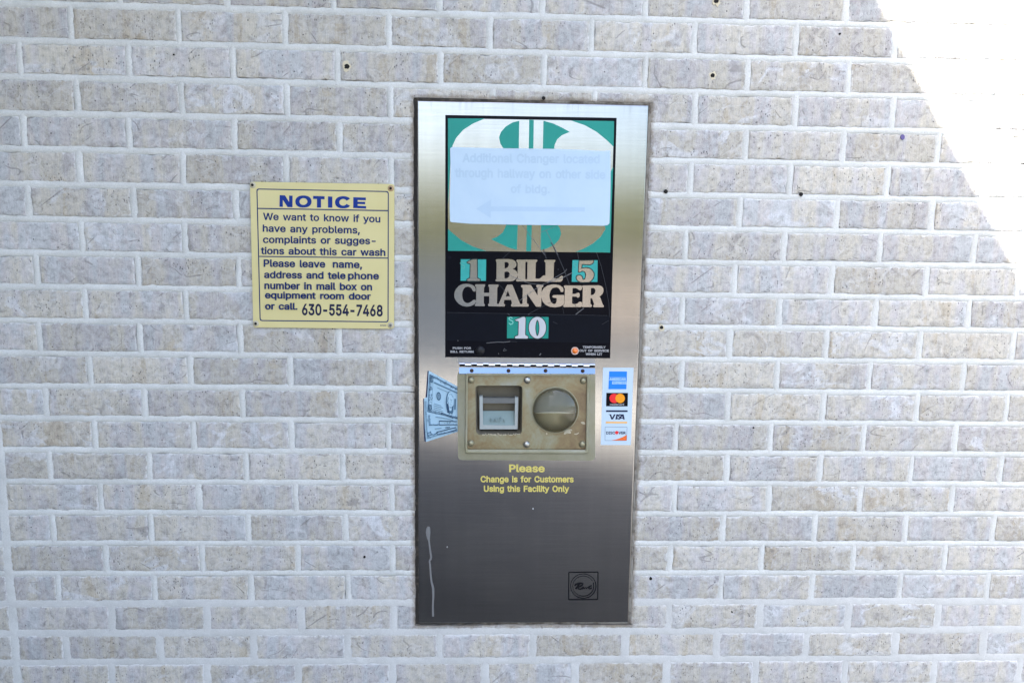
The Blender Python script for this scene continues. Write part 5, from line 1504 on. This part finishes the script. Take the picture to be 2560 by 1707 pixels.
# ---------------------------------------------------------------- banknote sticker fanned out from under the cover
ZN = zoomf(1050, 910, 150 / 1120)
sn = 150 / 1120
mb = MB()
mb.plate([tr([(140, 128), (168, 124), (150, 640), (103, 640), (105, 600)], ZN)], YP - .00025, YP, 1)
mb.plate([tr([(58, 645), (90, 640), (130, 1447), (84, 1443), (66, 1200)], ZN)], YP - .00025, YP, 1)
mb.plate([tr([(78, 640), (118, 618), (850, 1030), (850, 1200), (690, 1262), (113, 1449), (95, 1250), (80, 1000)], ZN)], YP - .0003, YP, 0)
mb.plate([tr([(120, 930), (850, 1060), (850, 1130), (140, 960)], ZN)], YP - .00035, YP, 0)
mb.plate([tr([(163, 124), (690, 412), (840, 496), (835, 1062), (690, 1036), (116, 925), (135, 620)], ZN)], YP - .0004, YP, 0)
M_BILL = flat('banknote_paper', (0.33, 0.49, 0.60), 0.5, 0, 0.06, 60)
M_NEDGE = flat('banknote_edge', (0.012, 0.02, 0.06), 0.5)
BILLS = mb.build('banknote_sticker', [M_BILL, M_NEDGE], None, P(*ZN(113, 1449), YP))
tag(BILLS, 'sticker of three fanned pale blue banknotes, left edge of the plastic cover', 'sticker')
M_NINK = flat('banknote_ink', (0.055, 0.12, 0.19), 0.6, 0, 0.25, 400)
M_NINK2 = flat('banknote_ink_pale', (0.15, 0.25, 0.335), 0.6, 0, 0.2, 400)
M_NINK3 = flat('banknote_ink_dark', (0.02, 0.05, 0.10), 0.6, 0, 0.2, 400)
C1 = [(163, 124), (840, 496), (835, 1062), (116, 925)]


def bil(u, v):
    a, b, c, d = (Vector(q) for q in C1)
    q = (a * (1 - u) + b * u) * (1 - v) + (d * (1 - u) + c * u) * v
    return ZN(q.x, q.y)


mb = MB()
YN = YP - .00045


def bst(pts, wd, mat):
    mb.plate(stroke([bil(*q) for q in pts], wd), YN, YP - .0004, mat)


rn = random.Random(4)
for v0, v1, wd, m in ((0.075, 0.075, 2.4, 0), (0.10, 0.10, 1.6, 1), (0.945, 0.945, 2.2, 0), (0.92, 0.92, 1.5, 1)):
    bst([(0.03, v0), (0.99, v1)], wd, m)
for u0, wd, m in ((0.035, 2.0, 0), (0.06, 1.4, 1), (0.13, 1.0, 1)):
    bst([(u0, 0.07), (u0, 0.95)], wd, m)
for i in range(120):                                     # engraved scrollwork in the border
    side = rn.random()
    if side < .45:
        u, v = rn.uniform(.03, .13), rn.uniform(.06, .95)
    elif side < .75:
        u, v = rn.uniform(.05, .98), rn.uniform(.05, .13)
    else:
        u, v = rn.uniform(.05, .95), rn.uniform(.88, .96)
    bst([(u, v), (u + rn.uniform(-.02, .02), v + rn.uniform(-.03, .03)), (u + rn.uniform(-.03, .03), v + rn.uniform(-.03, .03))], rn.uniform(.5, 1.2), rn.choice((0, 1, 2)))
bst([(.16, .21), (.95, .19)], 3.2, 1)
bst([(.17, .21), (.22, .21), (.30, .205), (.5, .20), (.8, .195)], 1.5, 0)
bst([(.25, .30), (.62, .29)], 1.0, 1)
for k in range(5):
    bst([(.18, .72 + k * .045), (.18 + .20 + .05 * (k % 2), .72 + k * .045)], .7, 1)
for uc in (0.085,):
    for vc in (0.17, 0.84):
        mb.plate([[bil(uc + .045 * math.cos(a), vc + .075 * math.sin(a)) for a in [i * math.pi / 10 for i in range(20)]],
                  [bil(uc + .030 * math.cos(a), vc + .055 * math.sin(a)) for a in [i * math.pi / 10 for i in range(20)]]], YN - .00002, YP - .0004, 0)
        bst([(uc, vc - .04), (uc, vc + .04)], 1.6, 0)
for r0, r1, m in ((.058, .042, 0), (.028, .020, 1)):     # seal
    mb.plate([[bil(.30 + r0 * math.cos(a), .50 + 1.75 * r0 * math.sin(a)) for a in [i * math.pi / 14 for i in range(28)]],
              [bil(.30 + r1 * math.cos(a), .50 + 1.75 * r1 * math.sin(a)) for a in [i * math.pi / 14 for i in range(28)]]], YN - .00003, YP - .0004, m)
bst([(.30, .47), (.30, .53)], 1.4, 1)
# portrait oval of nobody in particular
mb.plate([[bil(.60 + .105 * math.cos(a), .56 + .31 * math.sin(a)) for a in [i * math.pi / 16 for i in range(32)]]], YN - .00004, YP - .0004, 0)
mb.plate([[bil(.615 + .088 * math.cos(a), .52 + .27 * math.sin(a)) for a in [i * math.pi / 16 for i in range(32)]]], YN - .00005, YP - .0004, 3)
mb.plate([[bil(*q) for q in ((.525, .62), (.56, .60), (.585, .72), (.59, .86), (.545, .86))]], YN - .00006, YP - .0004, 2)
mb.plate([[bil(*q) for q in ((.66, .66), (.70, .60), (.695, .80), (.67, .88), (.64, .86))]], YN - .00006, YP - .0004, 0)
for pts, wd, m in (([(.56, .42), (.54, .55), (.57, .60)], 2.2, 1), ([(.60, .47), (.66, .47)], 1.2, 1), ([(.63, .48), (.635, .55), (.62, .56)], 1.0, 1),
                   ([(.60, .61), (.65, .61)], .9, 1), ([(.57, .35), (.63, .31), (.68, .37)], 1.6, 1), ([(.60, .68), (.64, .70), (.66, .66)], 1.4, 0)):
    mb.plate(stroke([bil(*q) for q in pts], wd), YN - .00008, YP - .0004, m)
bst([(.74, .40), (.74, .72)], 3.0, 0)
bst([(.82, .30), (.82, .78)], 2.0, 1)
bst([(.38, .90), (.86, .985)], 1.3, 2)
bst([(.385, .935), (.70, .985)], 1.2, 2)
for k in range(7):
    bst([(.42 + k * .045, .925 + k * .006), (.445 + k * .045, .935 + k * .006)], 1.6, 1)


def nst(pts, wd, m):
    mb.plate(stroke(tr(pts, ZN), wd), YN, YP - .0003, m)


nst([(110, 690), (112, 1000), (140, 1385)], 1.8, 1)
nst([(165, 955), (185, 1140)], 3.5, 1)
nst([(360, 1062), (690, 1072)], 1.4, 2)
nst([(355, 1135), (695, 1132)], 1.5, 2)
nst([(360, 1062), (358, 1135)], 1.2, 0)
nst([(290, 985), (480, 1015), (620, 1050)], 1.3, 1)
nst([(165, 1140), (250, 1132), (300, 1140), (350, 1128)], 1.8, 0)
nst([(315, 1270), (500, 1225), (665, 1185), (685, 1225), (520, 1275), (325, 1318), (315, 1270)], 1.5, 2)
nst([(130, 1385), (320, 1330), (690, 1245)], 1.5, 1)
nst([(140, 1290), (200, 1270), (215, 1320), (150, 1345), (140, 1290)], 1.4, 0)
nst([(215, 1310), (260, 1320), (310, 1285)], 1.4, 0)
nst([(470, 1190), (560, 1180)], 1.4, 2)
nst([(280, 1210), (400, 1195)], 1.2, 1)
for k in range(40):
    x, y = rn.choice(((rn.uniform(95, 135), rn.uniform(700, 1380)), (rn.uniform(150, 210), rn.uniform(950, 1150)), (rn.uniform(120, 200), rn.uniform(1250, 1390)),
                      (rn.uniform(380, 660), rn.uniform(1085, 1115)), (rn.uniform(350, 650), rn.uniform(1205, 1290) - 0)))
    nst([(x, y), (x + rn.uniform(-14, 14), y + rn.uniform(-14, 14))], rn.uniform(.5, 1.3), rn.choice((0, 1, 1)))
mb.build('banknote_engraving', [M_NINK, M_NINK2, M_NINK3, M_BILL], BILLS)

# ---------------------------------------------------------------- yellow notice on the wall
ZY = zoomf(600, 430, 420 / 1568)
sy = 420 / 1568
YS = -.0052
Q = [(93, 92), (1441, 114), (1438, 1463), (124, 1450)]
mb = MB()
mb.plate([rrect(tr(Q, ZY), 25 * sy)], YS, YS + .0022, 0, None, True, True)
M_SIGN = NT('yellow_sign')
_o = M_SIGN.obj()
M_SIGN = M_SIGN.p(color=M_SIGN.ramp(M_SIGN.noise(_o, 7, 4, 0.6), [(0.3, (0.57, 0.50, 0.235)), (0.7, (0.605, 0.54, 0.275))]), rough=0.38, spec=0.2,
                  normal=M_SIGN.bump(M_SIGN.noise(_o, 9, 1), 0.12, .004))
SIGN = mb.build('notice_sign', M_SIGN, None, P(*ZY(780, 1456), YS))
tag(SIGN, 'square yellow notice with blue border and lettering, screwed to the bricks left of the machine', 'sign')
M_BLUI = flat('blue_ink', (0.004, 0.020, 0.105), 0.45, 0, .08, 100)
M_ROY = flat('royal_blue_ink', (0.003, 0.026, 0.20), 0.45, 0, .08, 100)
M_NVY2 = flat('dark_navy_ink', (0.010, 0.012, 0.045), 0.45, 0, .08, 100)
YT = YS - .0001
mb = MB()
BQ = [(158, 160), (1384, 184), (1382, 1398), (188, 1386)]
mb.plate([rrect(tr(inset4(BQ, -5), ZY), 26 * sy, 6), rrect(tr(inset4(BQ, 5), ZY), 20 * sy, 6)[::-1]], YT, YS)
mb.plate(stroke(tr([(162, 341), (1382, 362)], ZY), 11 * sy), YT, YS)
mb.plate(stroke(tr([(172, 788), (1382, 804)], ZY), 10 * sy), YT, YS)
mb.build('border', M_BLUI, SIGN)
mb = MB()
for l in ([(368, 326), (370, 217), (420, 219), (458, 280), (458, 221), (491, 222), (490, 330), (444, 329), (400, 262), (400, 327)],
          [(682, 224), (790, 228), (790, 256), (757, 255), (757, 334), (718, 333), (718, 254), (682, 253)],
          [(821, 229), (862, 231), (862, 335), (821, 334)],
          [(1057, 236), (1175, 240), (1175, 266), (1099, 263), (1099, 278), (1168, 280), (1168, 303), (1099, 300), (1099, 316), (1177, 319), (1177, 343), (1056, 338)]):
    mb.plate([tr(l, ZY)], YT, YS)
mb.plate([tr(ell(592, 277, 76, 57, 40, p=2.25), ZY), tr(ell(592, 277, 37, 31, 32), ZY)], YT, YS)
co, ci = ell(963, 284, 76, 57, 36, 33, 327, 2.25), ell(963, 284, 36, 31, 30, 28, 332)
mb.plate([tr(co + ci[::-1], ZY)], YT, YS)
mb.build('heading', M_ROY, SIGN)
mb = MB()
for body, a, b, cap in (('We want to know if you', (214, 446), (1310, 470), 70), ('have any problems,', (212, 556), (1120, 574), 70),
                        ('complaints or sugges-', (214, 661), (1266, 674), 70), ('tions about this car wash', (194, 765), (1357, 782), 70),
                        ('Please leave', (220, 883), (795, 891), 72), ('name,', (866, 891), (1140, 897), 72), ('address and tele', (225, 988), (985, 998), 70),
                        ('phone', (1008, 998), (1297, 1001), 70), ('number in mail box on', (227, 1090), (1232, 1103), 70),
                        ('equipment room door', (232, 1177), (1220, 1190), 66), ('or call.', (233, 1280), (535, 1284), 66)):
    text(mb, body, ZY(*a), ZY(*b), cap * sy, YT, 'm', 0, .00005)
mb.build('lettering', M_BLUI, SIGN)
mb = MB()
text(mb, '630-554-7468', ZY(578, 1331), ZY(1332, 1343), 112 * sy, YT, 'b', 0, .00005)
mb.build('phone_number', M_NVY2, SIGN)
mb = MB()
text(mb, '12212', ZY(1308, 1437), ZY(1365, 1438), 16 * sy, YT, 'b', 0, .00005)
mb.build('serial_number', M_BLUI, SIGN)
M_WASH = flat('clouded_washer', (0.44, 0.40, 0.30), 0.35, 0, .15, 200)
M_WASH2 = flat('rusty_washer', (0.38, 0.26, 0.15), 0.4, 0, .2, 200)
for (x, y, mt_, md) in ((118, 123, M_WASH, M_HOLE), (1407, 154, M_WASH2, M_HOLE), (148, 1414, M_WASH, M_HOLE), (1406, 1429, M_WASH, M_GREYP)):
    m_ = MB()
    c = P(*ZY(x, y), YS)
    m_.cap(c, .0062, .0022, 0, 20, 4)
    m_.cap(c - Vector((0, .0012, 0)), .0030, .0021, 1, 16, 4)
    m_.build('screw', [mt_, md], SIGN)
